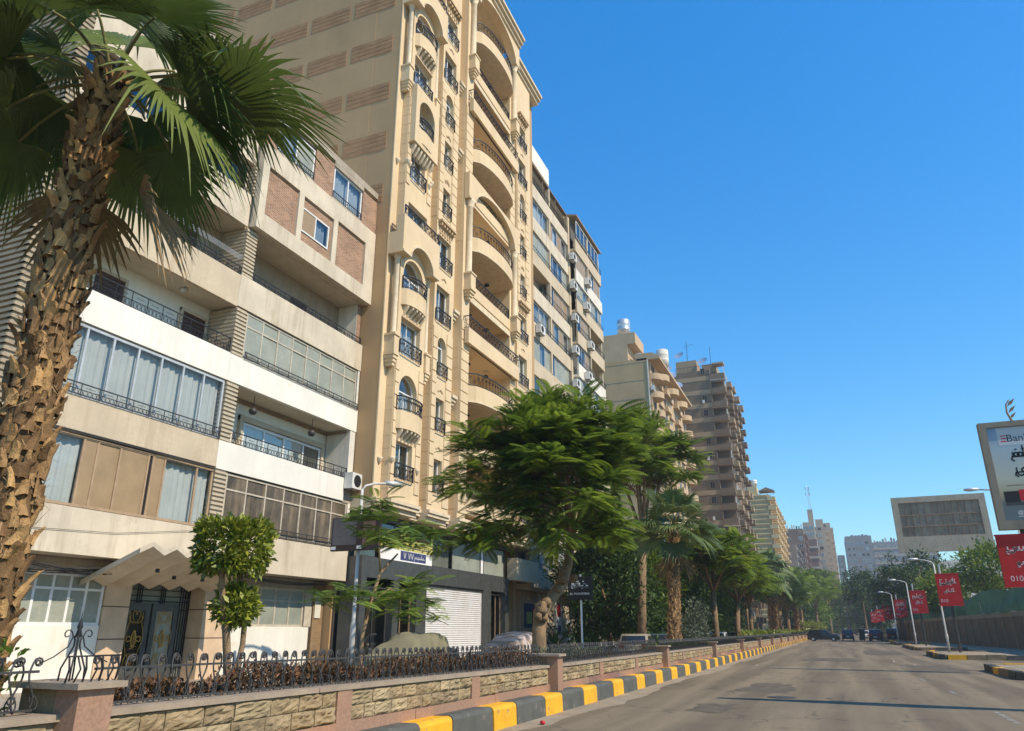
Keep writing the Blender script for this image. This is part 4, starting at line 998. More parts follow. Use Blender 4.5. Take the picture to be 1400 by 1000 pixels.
# ------------------------------------------------------------------ building 3: cream block with banded balconies
b3 = thing('apartment_block', 'cream apartment block with continuous banded balconies, aluminium windows and air conditioners beside the tan tower', 'building', (-17.5, 54, .14))
X3, X3R = -17.5, -16.95
box('wall', 'beige', b3, -40, X3-.9, 44.95, 62.9, .14, 35.6)
pm = ['beige', 'beige', 'cream']
KW = [['glass_blue', 'panel_brown', 'glass_blue', 'glass', 'panel_brown', 'glass_blue', 'panel_brown', 'glass'], ['panel_brown', 'glass_blue', 'glass_dark', 'panel_brown', 'panel_brown', 'glass_dark', 'panel_brown', 'glass_blue'],
      ['glass_blue', 'dusty_pane', 'dusty_pane', 'glass_dark', 'glass_blue', 'dusty_pane', 'dusty_pane', 'glass_sky']]
for k in range(11):
    z = 4.15+2.87*k
    for part_, (y0, y1, x, dz) in enumerate(((44.97, 54.6, X3, 0), (55.0, 62.95, X3R, -.35))):
        zz = z+dz
        mm = 'offwhite' if (k in (5, 6, 9) and part_) else rnd.choice(pm)
        p = MB().box(x-.14, x, y0, y1, zz, zz+1.15); p.box(x-.9, x-.15, y0+.01, y1-.01, zz+.002, zz+.2); p.obj('parapet', mm, b3)
        op_ = (k == 7 and part_ == 0) or (k in (6, 7) and part_ == 1)
        if k == 10: op_ = True
        if not op_:
            n = 8; window(b3, x-.12, y0+.35, y1-.3, zz+1.17, zz+2.84, n=n, fm='alu', kinds=[rnd.choice(KW[k % 3]) for _ in range(n)], fw=.08, curtain=1, cm=rnd.choice(['curtain', 'curtain_warm', 'curtain_blue']))
        else:
            h = y0+(y1-y0)*(.5 if k != 10 else .02)
            if h-y0 > .5 and part_ == 0: window(b3, x-.12, h, y1-.3, zz+1.17, zz+2.84, n=4, fm='alu', kinds=[rnd.choice(KW[k % 3]) for _ in range(4)], fw=.08)
            elif part_ == 1 and k != 10: window(b3, x-.12, y0+.2, y0+3.2, zz+1.17, zz+2.84, n=3, fm='alu', kinds=[rnd.choice(KW[k % 3]) for _ in range(3)], fw=.08)
            if k == 10: window(b3, x-.6, y0+1.4, y1-.5, zz+1.15, zz+2.5, n=6, fm='frame_dirty', gm='glass_dark')
        if k % 2 == 0 or op_: railing(b3, [(x+.03, y0+.1), (x+.03, y1-.1)], zz+1.15, .5 if op_ else .32, 'bar', step=.25)
    m = MB()
    m.box(X3-.3, X3+.02, 44.97, 45.3, z+1.15, z+2.865); m.box(X3-.3, X3+.03, 49.8, 50.05, z+1.16, z+2.86); m.box(X3-.3, X3+.05, 54.6, 55.0, z, z+2.86); m.box(X3R-.3, X3R-.01, 58.6, 58.8, z+.8, z+2.5); m.box(X3R-.9, X3R-.16, 62.7, 62.9, z+.8, z+2.5)
    m.obj('pier', 'beige', b3)
acg = 'air conditioners hung on the cream block'
ORD = ['ground', 'first', 'second', 'third', 'fourth', 'fifth', 'sixth', 'seventh', 'eighth', 'ninth', 'tenth', 'eleventh', 'twelfth', 'thirteenth', 'fourteenth', 'fifteenth', 'sixteenth', 'seventeenth']
for i, (y, z, x) in enumerate([(46.4, 21.7, X3), (54.4, 28.7, X3+.1), (54.5, 25.8, X3+.1), (54.4, 22.9, X3+.1), (54.4, 20.0, X3+.1), (57.2, 30.2, X3R), (57.4, 24.3, X3R), (57.2, 18.6, X3R), (54.4, 17.0, X3+.1), (56.6, 27.6, X3R), (46.6, 15.4, X3), (56.4, 21.2, X3R), (54.4, 31.4, X3+.1)]):
    aircon(thing('air_conditioner', 'white air conditioner, cream banded block, %s floor, %s' % (ORD[int((z-1.3)/2.87)], ('on the projecting bay' if y > 57 else 'beside the pier on the projecting bay') if y > 56 else 'on the pier between bays' if y > 50 else 'beside the tan tower'), 'air conditioner', (x, y, z), acg), x+.05, y, z, 1.15, 'casing')
# roof terrace: awning, white parapet block, penthouse
rf = MB(); rf.box(-30, X3-.3, 45, 62.6, 35.6, 35.75); rf.box(-24, X3-.25, 45.3, 50.7, 36.5, 38.0); rf.obj('roof', 'white', b3)
m = MB(); m.prism([(-19.6, 36.6), (X3+.05, 35.75), (X3+.05, 35.67), (-19.6, 36.5)], 'y', 45.2, 54.5); m.obj('awning', 'wood', b3)
m = MB(); m.prism([(-20, 36.9), (X3R+.15, 36.1), (X3R+.15, 35.95), (-20, 36.75)], 'y', 55.2, 62.9); m.box(-19.5, X3R-.2, 62.4, 62.6, 33.5, 36); m.obj('penthouse_roof', 'panel_brown', b3)
for y in (45.4, 48.5, 51.5, 54.3): box('post', 'wood', b3, X3-.1, X3-.02, y, y+.08, 34.1, 35.72)
window(b3, X3R-.05, 55.6, 62.4, 34.1, 35.7, n=6, fm='alu_white', gm='glass_blue')
# ground floor of block 3: overhanging first floor, poster cabinet, striped wall
box('ground_wall', 'beige', b3, -19.4, -18.41, 45, 63, .14, 4.1)
box('overhang', 'soffit', b3, -18.4, X3-.16, 45, 63, 4.0, 4.14)
box('balcony_front', 'beige', b3, -17.6, -17.0, 41.6, 45.3, 4.35, 5.6); railing(b3, [(-17.0, 41.6), (-17.0, 45.3)], 5.6, .7, 'bar', step=.16)
pc = box('poster_cabinet', 'wood_light', b3, -18.4, -18.1, 44.9, 47.9, 1.35, 3.95); box('poster', 'blue_print', pc, -18.1, -18.09, 45.5, 47.2, 1.75, 3.2); box('poster_picture', 'green_print', pc, -18.09, -18.085, 45.9, 46.8, 2.0, 2.7); box('poster_trim', 'red_print', pc, -18.09, -18.086, 47.0, 47.12, 1.9, 3.0)
box('stone_ledge', 'cream', b3, -18.4, -17.9, 44.9, 48.1, .7, 1.2)
for i in range(6): MB().tube([(-18.38, 49.6, 3.6-.6*i), (-18.38, 51.6, 2.8-.6*i)], .045, 4).obj('diagonal_strip', 'iron', b3)
for y in (48.6, 49.5, 51.7): box('pilaster', 'white', b3, -18.4, -18.2, y, y+.14, .14, 3.9)
for a, b, c, mm in ((52.4, 2.3, 3.6, 'red_print'), (52.4, 1.2, 2.1, 'blue_print'), (54.6, 1.0, 2.2, 'wood')): 
    q = box('notice', 'paper', b3, -18.41, -18.38, a-.1, a+1.1, b-.1, c+.1); box('notice_print', mm, q, -18.38, -18.376, a+.1, a+.9, b+.2, c-.2)
# sign on a pole: AL MASHREBIA
def text_mesh(txt, size, m, par, loc, rot, name='lettering', ext=.0):
    c = bpy.data.curves.new('t', 'FONT'); c.body = txt; c.size = size; c.extrude = ext; c.align_x = 'CENTER'; c.resolution_u = 3
    o = bpy.data.objects.new('t', c); COL.objects.link(o); dg = bpy.context.evaluated_depsgraph_get()
    me = bpy.data.meshes.new_from_object(o.evaluated_get(dg)); bpy.data.objects.remove(o)
    me.materials.clear(); me.materials.append(MATS[m]); return place(me, name, par, loc, rot)
sg = thing('street_sign', 'black shop sign with white lettering on a white pole beside the gnarled tree', 'sign', (-12, 38, .0))
MB().tube([(-12, 38.0, -.01), (-12, 38.0, 4.3)], .05, 8).obj('pole', 'alu_white', sg)
box('sign_board', 'black', sg, -12.65, -11.4, 37.9, 38.06, 3.05, 4.2)
text_mesh('AL MASHREBIA', .16, 'paper', sg, (-12.03, 37.89, 3.3), (R(90), 0, 0)); script(sg, 0, -12.45, -11.6, 3.6, 4.05, 'paper', [3, 2], 'script_lettering', 4, wd=.05, flip=37.89)

# ------------------------------------------------------------------ farther buildings on the left
def wmesh(fr_, gl, name='window'):
    m = MB(); m.box(-.02, .05, 0, .07, 0, 1); m.box(-.02, .05, .93, 1, 0, 1); m.box(-.02, .049, .07, .93, 0, .06); m.box(-.02, .049, .07, .93, .94, 1); m.box(-.02, .045, .47, .53, .06, .94)
    n = len(m.f); m.add([(.012, .05, .05), (.012, .95, .05), (.012, .95, .95), (.012, .05, .95)], [(0, 1, 2, 3)])
    me = m.mesh(name, fr_); me.materials.append(MATS[gl]); me.polygons[n].material_index = 1; return me
WM = {k: wmesh(*k) for k in (('alu_white', 'glass_dark'), ('alu', 'glass_blue'), ('wood', 'black'), ('wood', 'panel_brown'), ('frame_dirty', 'black'), ('alu_white', 'glass_sky'))}
WL = list(WM.values())
def win_x(par, x, y, z, w_, h, me=None): return place(me or rnd.choice(WL), 'window', par, (x, y, z), (0, 0, 0), (1, w_, h))
def win_y(par, x, y, z, w_, h, me=None): return place(me or rnd.choice(WL), 'window', par, (x, y, z), (0, 0, -math.pi/2), (1, w_, h))   # faces -Y, extends to +x
# B4
mat('b4', (.50, .365, .22), .9, .08, .5, .1, 30, streak=.4, streakcol=(.33, .23, .13)); mat('b4_side', (.50, .345, .18), .9, .10, .25, .1, 30, streak=.5, streakcol=(.28, .2, .12))
b4 = thing('apartment_block', 'beige apartment block with a blank ribbed side wall, rounded corner balconies and steel roof tanks', 'building', (-22, 120, .14))
box('wall', 'b4_side', b4, -48, -22.4, 108, 138, .14, 41.3)
m = MB(); m.prism([(-48, 41.3), (-25.3, 41.3), (-25.3, 44), (-24.0, 44), (-24.0, 45.9), (-48, 45.9)], 'y', 108.02, 114); m.obj('roof_block', 'b4', b4)
for k in range(14): 
    z = 3+2.9*k; box('joint_line', 'concrete', b4, -47.9, -22.4, 107.97, 108, z, z+.07)
box('drain_pipe', 'offwhite', b4, -22.38, -22.22, 107.9, 108.05, .2, 41); 
f = MB(); f.box(-22.39, -22.0, 108.4, 137.9, .14, 41.0); f.obj('facade', 'b4', b4)
for k in range(13):
    z = 2.6+2.95*k
    for yc in (110.2, 136):
        P = [(-22.0+1.5*math.sin(t), yc-1.7*math.cos(t)) for t in np.linspace(0, math.pi, 12)]
        MB().prism([(-22.3, yc-1.7)]+P+[(-22.3, yc+1.7)], 'z', z, z+.95).obj('curved_balcony', 'b4', b4)
        win_x(b4, -21.98, yc-1.0, z+.95, 1.9, 1.7)
    for j, y in enumerate((114, 118, 122.5, 127, 131)):
        q = MB().box(-22, -21.2 if j % 2 else -21.6, y-1.0, y+1.9, z, z+.9); q.obj('balcony', 'b4', b4); win_x(b4, -21.99, y-.6, z+.9, 2.0, 1.75)
    if k % 2: aircon(thing('air_conditioner', 'air conditioner on the %s floor beside the rounded balconies of the beige block' % ORD[k+1], 'air conditioner', (-22, 108.4, z+1), 'air conditioners on the beige block'), -22.0, 107.9, z+1, 1.3, 'casing')
m = MB(); 
for y in (113, 121, 129): m.lathe([(1.9, 0), (1.9, 1.0)], (-21.9, y, 38.6), 14)
m.prism([(-24, 41.0), (-20.4, 41.0), (-20.4, 41.35), (-21.5, 42.1), (-24, 42.2)], 'y', 108.0, 137); m.obj('cornice', 'b4', b4)
tank(b4, -26.2, 110, 45.9, 1.05, 2.6); tank(b4, -21.6, 117, 42.2, 1.0, 2.9, 'offwhite'); tank(b4, -24.0, 110, 41.4, .8, .9)
for y in (120, 124, 130): dish(b4, (-21.6, y, 43.3), .9, -1.2)
# B5 brown tower
mat('b5', (.19, .138, .088), .9, .12, .5, .1, 30, streak=.4, streakcol=(.14, .10, .07)); mat('b5_band', (.36, .265, .16), .9, .12, .5, .1, 30)
b5 = thing('apartment_tower', 'tall dark brown tower with pale floor bands and stacked projecting balconies', 'building', (-16, 170, .14))
box('wall', 'b5', b5, -27, -19.2, 158, 190, .14, 55); box('wall', 'b5', b5, -19.19, -16.6, 159.5, 189.5, .14, 53)
for k in range(17):
    z = 3.1+3.1*k
    box('floor_band', 'b5_band', b5, -26.9, -19.25, 157.95, 158, z, z+1.0)
    bb = MB(); bb.box(-19.2, -16.2, 157.6, 159.6, z, z+1.2); bb.obj('balcony', 'b5', b5)
    box('balcony_soffit', 'b5_band', b5, -19.2, -16.4, 157.7, 159.5, z-.12, z-.005)
    if k % 3 == 1: window(b5, -16.3, 157.8, 159.4, z+1.2, z+2.9, n=2, fm='alu_white', gm='glass_blue', back=False)
    if k % 3 != 0: win_y(b5, -21.2, 157.96, z+1.3, 1.0, 1.5, WM[('wood', 'black')])
    if k % 4 == 2: aircon(thing('air_conditioner', 'air conditioner on the %s floor side wall of the dark brown tower' % ORD[k+1], 'air conditioner', (-21, 157.9, z), 'air conditioners on the brown tower'), -21.2, 157.5, z+1.0, 1.3, 'casing')
    if k % 2: box('awning', rnd.choice(['wood', 'offwhite', 'alu']), b5, -19.2, -16.0, 157.3, 159, z+2.75, z+2.85)
    for j, y in enumerate((160.5, 164.5, 168.5, 172.5, 176.5, 180.5, 184.5)):
        if rnd.random() < .8: q = MB().box(-16.6, -15.3-.3*(j % 2), y, y+2.6, z+.02, z+1.15); q.obj('balcony', 'b5' if rnd.random() < .55 else 'b5_band', b5)
        win_x(b5, -16.58, y+.3, z+1.2, 2.0, 1.7)
    q = box('corner_strip', 'b5_band', b5, -19.24, -19.1, 157.8, 158.0, z, z+2.6)
m = MB(); m.box(-26.5, -22, 159, 165, 55, 58); m.box(-21, -18, 160, 168, 55, 57); m.obj('roof_block', 'b5_band', b5)
m = MB()
for x in np.arange(-26.5, -17, .9): m.tube([(x, 158.2, 55), (x, 158.2, 56.2)], .04, 3)
m.tube([(-26.5, 158.2, 56.2), (-17, 158.2, 56.2)], .05, 3); m.tube([(-24, 160, 58), (-24, 160, 63)], .07, 4); m.tube([(-24.9, 160, 61.6), (-22.6, 160, 62.2)], .04, 3); m.tube([(-19, 160, 57), (-19, 160, 61)], .06, 4); m.obj('roof_railing', 'iron_grey', b5)
for x in (-25.5, -20.5): dish(b5, (x, 158.6, 57.3 if x > -22 else 59.3), 1.1, -1.9)
box('parasol', 'wood_light', b5, -18.6, -16.2, 158.2, 160.5, 56.2, 56.6)
# neighbour infill between B4 and B5
mat('b45', (.47, .345, .21), .9, .1, .5, .1, 30)
b45 = thing('apartment_block', 'narrow tan block with stacked side balconies squeezed beside the dark brown tower', 'building', (-24, 147, .14))
box('wall', 'b45', b45, -44, -25.4, 140, 156.5, .14, 47)
for k in range(15):
    z = 2.6+3.0*k
    q = MB().box(-25.4, -24.3, 140.0, 144.2, z, z+1.1); q.obj('balcony', 'b45', b45); win_y(b45, -26.9, 139.97, z+1.0, 1.2, 1.5); win_x(b45, -25.37, 140.6, z+1.1, 2.6, 1.6)
    q = MB().box(-25.4, -24.4, 146, 150, z, z+1.05); q.obj('balcony', 'b45', b45); win_x(b45, -25.37, 147, z+1.1, 2, 1.6)
# B6 yellow block
mat('b6', (.60, .455, .235), .9, .08, .4, .1, 30, streak=.3); mat('b6_d', (.46, .325, .155), .9, .1, .4)
b6 = thing('apartment_block', 'yellow apartment block with horizontally ribbed side wall, roof gazebo and white tanks', 'building', (-16, 270, .14))
box('wall', 'b6_d', b6, -22.2, -15.7, 250, 330, .14, 42.3)
for k in range(28):
    z = 1+1.5*k; MB().prism([(250, z), (249.55, z+.55), (249.6, z+.75), (250, z+.8)], 'x', -21.6, -16.4).obj('ribbed_course', 'b6', b6)
for k in range(14):
    z = 2+2.95*k
    MB().box(-16.3, -13.9, 249.4, 252.6, z, z+1.1).obj('balcony', 'b6', b6)
    win_y(b6, -22.1, 249.97, z+1.0, .5, 1.3, WM[('wood', 'black')])
    for y in (256, 262, 269, 277, 286, 297, 310): 
        MB().box(-15.7, -14.3, y-1.8, y+1.8, z, z+1.05).obj('balcony', 'b6', b6); win_x(b6, -15.66, y-1.2, z+1.1, 2.4, 1.6)
m = MB(); m.box(-22.2, -19.2, 250.2, 256, 42.3, 45.3); m.obj('roof_block', 'b6', b6)
tank(b6, -21.4, 252, 45.3, .9, 1.5, 'white'); tank(b6, -19.9, 252, 45.3, .95, 1.7, 'white')
m = MB(); m.prism([(-18.8, 43.6), (-16.4, 44.7), (-14, 43.6)], 'y', 250.5, 256); 
for x in (-18.4, -14.4): m.box(x-.1, x+.1, 250.8, 251, 42.3, 43.6)
m.obj('gazebo', 'wood', b6)
# B7..B9 far blocks
def far_block(name, label, x0, x1, y0, y1, h, m_, bandm=None, pitch=3.0, wx=4.0, side=True, balc=True, group=None):
    b = thing(name, label, 'building', ((x0+x1)/2, y0, .0), group)
    box('wall', m_, b, x0, x1, y0, y1, -.02, h)
    n = int(h/pitch)
    for k in range(n):
        z = .6+pitch*k
        if bandm and balc: box('floor_band', bandm, b, x0-.1, x1+.6, y0-.25, y1, z, z+.9)
        if side:
            x = x0+.8
            while x < x1-1.6: win_y(b, x, y0-.02, z+1.05, 1.6, 1.5); x += wx
        y = y0+2
        if balc:
            while y < min(y1-2, y0+42): 
                if not bandm: MB().box(x1, x1+1.2, y-.4, y+3, z, z+1.0).obj('balcony', m_, b)
                win_x(b, x1+.02, y, z+1.05, 2.4, 1.6); y += 6.5
    return b
mat('grey7', (.22, .205, .185), .9, .15, .3); mat('brown7', (.25, .155, .105), .9, .12, .3, streak=.3); mat('brown8', (.225, .135, .095), .9, .1, .3); mat('band8', (.50, .44, .34), .9, .1, .3)
mat('beige9', (.46, .36, .25), .9, .1, .3); mat('grey10', (.27, .255, .24), .9, .12, .08, streak=.3)
b7 = far_block('apartment_block', 'grey block with white glazed balconies behind the yellow building', -20, -12.2, 320, 345, 33.5, 'grey7', None, 3.0, 3.2)
b7b = far_block('apartment_block', 'reddish brown block with roof clutter behind the grey balconies', -17.5, -9.6, 346, 372, 42.5, 'brown7', None, 3.0, 5)
for i in range(8): box('roof_clutter', rnd.choice(['grey7', 'offwhite', 'leaf_dark']), b7b, -17+i*.95, -16.5+i*.95, 346.5, 348, 42.5, 43.2+rnd.random()*1.6)
b8 = far_block('apartment_tower', 'brown tower with pale concrete floor bands and a lattice mast on its roof', -12.4, -5.2, 380, 400, 41.5, 'brown8', 'band8', 4.6, 5.5)
m = MB(); m.box(-10.5, -5.4, 386, 396, 41.5, 50); m.box(-7.8, -5.4, 388, 396, 50, 56.3); m.obj('roof_block', 'beige9', b8)
b8b = far_block('apartment_block', 'tall beige block rising behind the brown banded tower', -7.5, -1.0, 404, 418, 50, 'beige9', None, 3.1, 2.4); box('roof_block', 'beige9', b8b, -5, -1.5, 405, 412, 50, 53.6)
for i, (x, z) in enumerate([(-10.2, 43.5), (-7.8, 43.5), (-10.2, 46.6), (-7.8, 46.6)]): win_y(b8, x, 385.95, z, 2.0, 1.7, WM[('alu', 'glass_blue')])
m = MB(); mx, my = -6.4, 389
for i in range(3):
    a = 2.1*i; m.tube([(mx+.7*math.cos(a), my+.7*math.sin(a), 56.3), (mx+.25*math.cos(a), my+.25*math.sin(a), 68)], .1, 4)
for k in range(10):
    z = 57+1.1*k
    for i in range(3): a = 2.1*i; b_ = 2.1*(i+1); r_ = .7-.045*k; m.tube([(mx+r_*math.cos(a), my+r_*math.sin(a), z), (mx+r_*math.cos(b_), my+r_*math.sin(b_), z+1)], .06, 3)
for z in (63, 65.5): m.box(mx-1.2, mx-.8, my-.3, my+.1, z, z+1.6); m.box(mx+.5, mx+.9, my-.3, my+.1, z, z+1.6)
m.obj('lattice_mast', 'galv', b8)
b9 = far_block('apartment_block', 'beige block with arched windows and white balconies beyond the brown banded tower', -2.9, 1.6, 420, 470, 53.5, 'beige9', None, 3.1, 2.4)
b9b = far_block('apartment_block', 'far grey slab with small scattered windows at the end of the street', 9.5, 24.5, 520, 560, 57, 'grey10', None, 3.6, 2.6, balc=False)
b9c = far_block('apartment_block', 'far grey block with banded windows behind the blank billboard', 25, 60, 528, 560, 53.5, 'grey10', 'beige9', 4.4, 3.6)
far_block('apartment_block', 'low pale block below the far grey slab', 7.5, 16, 450, 480, 23, 'grey10', None, 3.3, 2.6, balc=False)
for i in range(10): box('roof_clutter', rnd.choice(['grey7', 'offwhite', 'beige9']), b9c, 26+i*1.6, 27+i*1.6, 529, 531, 53.5, 54.3+rnd.random()*2)
for i in range(5): box('roof_clutter', 'grey7', b9b, 13+i*2, 14.5+i*2, 521, 523, 57, 57.4+rnd.random()*1.2)
far_block('apartment_block', 'slender dark block seen between the beige block and the grey slab', 3.6, 7.6, 500, 520, 44, 'grey7', None, 3.3, 2.0, balc=False)
# ------------------------------------------------------------------ vegetation
RS = np.random.RandomState(11)
def unit(v): v = np.asarray(v, float); return v/(np.linalg.norm(v, axis=-1, keepdims=True)+1e-9)
def frames(fwd, upish=None, roll=None):
    """rotation matrices with x along fwd, z near up"""
    f = unit(fwd); up = np.tile([0, 0, 1.], (len(f), 1)) if upish is None else unit(upish)
    s = unit(np.cross(up, f)); u = np.cross(f, s)
    if roll is not None:
        c, n = np.cos(roll)[:, None], np.sin(roll)[:, None]; s, u = s*c+u*n, u*c-s*n
    return np.stack([f, s, u], -1)
def scatter(V, F, O, M, S, R_):
    n, k = len(O), len(V); S = np.asarray(S, float).reshape(n, -1)
    if S.shape[1] == 1: S = np.repeat(S, 3, 1)
    P = np.einsum('nij,nkj->nki', M, V[None]*S[:, None, :])+O[:, None, :]
    FF = (F[None]+(np.arange(n)*k)[:, None, None]).reshape(-1, F.shape[1])
    return P.reshape(-1, 3), FF, np.repeat(R_, k)
def pinnate(n=11, w=.20, droop=.25, lw=.042):
    """feathery compound leaf along +x, unit length, as narrow paired leaflets"""
    V = []; F = []
    def q(a, b, c, d):
        i = len(V); V.extend([a, b, c, d]); F.append((i, i+1, i+2, i+3))
    z = lambda x: .10*x-droop*x*x
    q((0, -.006, 0), (1, -.003, z(1)), (1, .003, z(1)), (0, .006, 0))
    for i in range(n):
        t = .12+.88*(i+.5)/n; L = w*(math.sin(math.pi*(.12+.80*t))**.7)*1.5
        for s in (-1, 1):
            bx, tx = t, t+L*.45; tz = z(t)-.07*L
            q((bx-lw*.3, 0, z(t)), (bx+L*.16-lw*.4, s*L*.5, z(t)+.03), (tx, s*L*.9, tz), (bx+L*.25+lw*.8, s*L*.45, z(t)+.015))
    return np.array(V), np.array(F)
PIN = pinnate(15, .20, .28, .030)
PIN2 = pinnate(7, .22, .3, .07)
def leafquad(bend=.18, w=.38):
    V = np.array([(0, 0, 0), (.45, w/2, bend*.5), (1, 0, -bend*.4), (.45, -w/2, bend*.5)]); return V, np.array([(0, 1, 2, 3)])
LQ = leafquad()
def sprays(tips, dirs, per, L, tpl=PIN, spread=1.0, elev=(-.25, .45)):
    O = []; D = []
    for t, d in zip(tips, dirs):
        for i in range(per):
            a = RS.uniform(0, 2*np.pi); e = RS.uniform(*elev)
            v = np.array([math.cos(a)*math.cos(e), math.sin(a)*math.cos(e), math.sin(e)])*spread+np.asarray(d)*.55
            O.append(np.asarray(t)+RS.normal(0, .10*L, 3)-np.asarray(d)*RS.uniform(0, .5)*L); D.append(v)
    O, D = np.array(O), np.array(D)
    return scatter(*tpl, O, frames(D, None, RS.normal(0, .25, len(O))), RS.uniform(.7, 1.15, len(O))*L, RS.uniform(0, 1, len(O)))
def cat_(parts):
    V = []; F = []; A = []; n = 0
    for v, f, a in parts: V.append(v); F.append(f+n); A.append(a); n += len(v)
    return np.concatenate(V), np.concatenate(F), np.concatenate(A)
def limbs(par, paths, m='bark', name='trunk', n=8):
    mb = MB()
    for pts, rs in paths: mb.tube(pts, rs, n)
    return mb.obj(name, m, par, True)
def bez(a, b, c, n=6):
    a, b, c = map(np.asarray, (a, b, c)); return [tuple((1-t)**2*a+2*t*(1-t)*b+t*t*c) for t in np.linspace(0, 1, n)]

def poinciana(name, label, trunk, trad, centre, rad, ntips, L, per, leafm='leaf', seed=1, group=None, umbrella=.55, dens=1.0, tpl=PIN, barkm='bark', burls=None, flowers=0):
    """spreading tree: trunk path, limbs to tips on an umbrella-shaped shell, feathery leaves in sprays"""
    r_ = np.random.RandomState(seed)
    t = thing(name, label, 'tree', trunk[0], group)
    top = np.array(trunk[-1]); C = np.array(centre); Rr = np.array(rad)
    paths = [(trunk, trad)]; tips = []; dirs = []
    tr0 = trad[-1]
    main = []
    for i in range(7):
        a = i*2.4+r_.uniform(-.3, .3); el = r_.uniform(.15, 1.2)
        e = C+Rr*np.array([math.cos(a)*math.cos(el), math.sin(a)*math.cos(el), math.sin(el)])*r_.uniform(.5, .8)
        mid = (top+e)/2+np.array([0, 0, r_.uniform(-.3, .5)*Rr[2]*.4]); p = bez(top, mid, e); paths.append((p, list(np.linspace(tr0*.62, tr0*.18, len(p))))); main.append(p)
    for i in range(ntips):
        a = r_.uniform(0, 2*np.pi); u = r_.uniform(-.35, 1)
        s = math.sqrt(max(0, 1-u*u)); lay = r_.uniform(.45, 1.0)**.6
        bump = 1+.22*math.sin(3*a+seed)+.15*math.sin(5*a+u*4)
        e = C+Rr*np.array([math.cos(a)*s*bump, math.sin(a)*s*bump, u*(umbrella if u < 0 else 1)])*lay
        d = unit((e-C)/Rr); tips.append(e); dirs.append(d)
        if i % 3 == 0:
            p = main[r_.randint(len(main))]; st = np.array(p[r_.randint(2, len(p))]); mid = (st+e)/2+np.array([0, 0, .2]); q = bez(st, mid, e, 5); paths.append((q, list(np.linspace(tr0*.2, tr0*.04, 5))))
    tk = limbs(t, paths, barkm)
    if burls:
        for c, r in burls:
            V = []; n = 8
            mb = MB(); prof = [(r*math.sin(math.pi*i/6)*(1+.25*r_.uniform(-1, 1)), -r*math.cos(math.pi*i/6)) for i in range(7)]; prof[0] = (0, -r); prof[-1] = (0, r)
            mb.lathe(prof, c, 9); mb.v = [(x+r_.normal(0, r*.12), y+r_.normal(0, r*.12), z+r_.normal(0, r*.1)) for x, y, z in mb.v]; mb.obj('burl', 'bark', tk, True)
    global RS; RS = np.random.RandomState(seed+50)
    V, F, A = sprays(tips, dirs, per, L, tpl)
    np_mesh('crown', V, F, leafm, A, parent=t)
    if flowers:
        O = np.array([tips[r_.randint(len(tips))] for _ in range(flowers)])+r_.normal(0, .25, (flowers, 3)); 
        V, F, A = scatter(*LQ, O, frames(r_.normal(0, 1, (flowers, 3))), np.full(flowers, .3), r_.uniform(0, 1, flowers)); np_mesh('flowers', V, F, 'flower', A, parent=t)
    return t
def bushy(name, label, base, trunk_h, centre, rad, nclump, leaf, per, leafm='leaf_dark', seed=1, cat='tree', group=None, tr=.18, shape='ell', barkm='bark', sigma=.30, stems=None, parts=True):
    r_ = np.random.RandomState(seed); t = thing(name, label, cat, base, group); C = np.array(centre); Rr = np.array(rad)
    cl = []
    for i in range(nclump):
        v = unit(r_.normal(0, 1, 3)); lay = r_.uniform(.25, 1)**.45; a = math.atan2(v[1], v[0])
        if shape == 'box': 
            v = r_.uniform(-1, 1, 3); k = r_.randint(3); v[k] = np.sign(v[k])*r_.uniform(.8, 1.0); cl.append(C+Rr*v*.95); continue
        cl.append(C+Rr*v*lay*(1+.18*math.sin(3*a+seed)+.12*math.sin(6*a+v[2]*5)))
    cl = np.array(cl); n = nclump*per
    sg = sigma*min(Rr) if shape == 'ell' else sigma
    O = np.repeat(cl, per, 0)+r_.normal(0, 1, (n, 3))*sg*np.array([1, 1, .7])
    D = (O-C)/Rr+r_.normal(0, .8, (n, 3)); D[:, 2] += .1
    V, F, A = scatter(*LQ, O, frames(D, None, r_.uniform(0, 6.28, n)), r_.uniform(.65, 1.3, n)*leaf, np.clip(np.repeat(r_.uniform(0, 1, nclump), per)*.5+r_.uniform(0, .5, n), 0, 1))
    if trunk_h > 0:
        top = np.array([C[0], C[1], C[2]-Rr[2]*.5]); paths = []
        for st in (stems or [base]):
            p = bez(st, (np.array(st)+top)/2+np.array([r_.uniform(-.1, .1), r_.uniform(-.1, .1), 0]), top, 6); paths.append((p, list(np.linspace(tr, tr*.6, 6))))
        for i in range(9):
            e = cl[r_.randint(nclump)]; q = bez(top, (top+e)/2+np.array([0, 0, .1*Rr[2]]), e, 5); paths.append((q, list(np.linspace(tr*.55, tr*.08, 5))))
        limbs(t, paths, barkm)
    np_mesh('crown' if cat == 'tree' else 'foliage', V, F, leafm, A, parent=t)
    return t

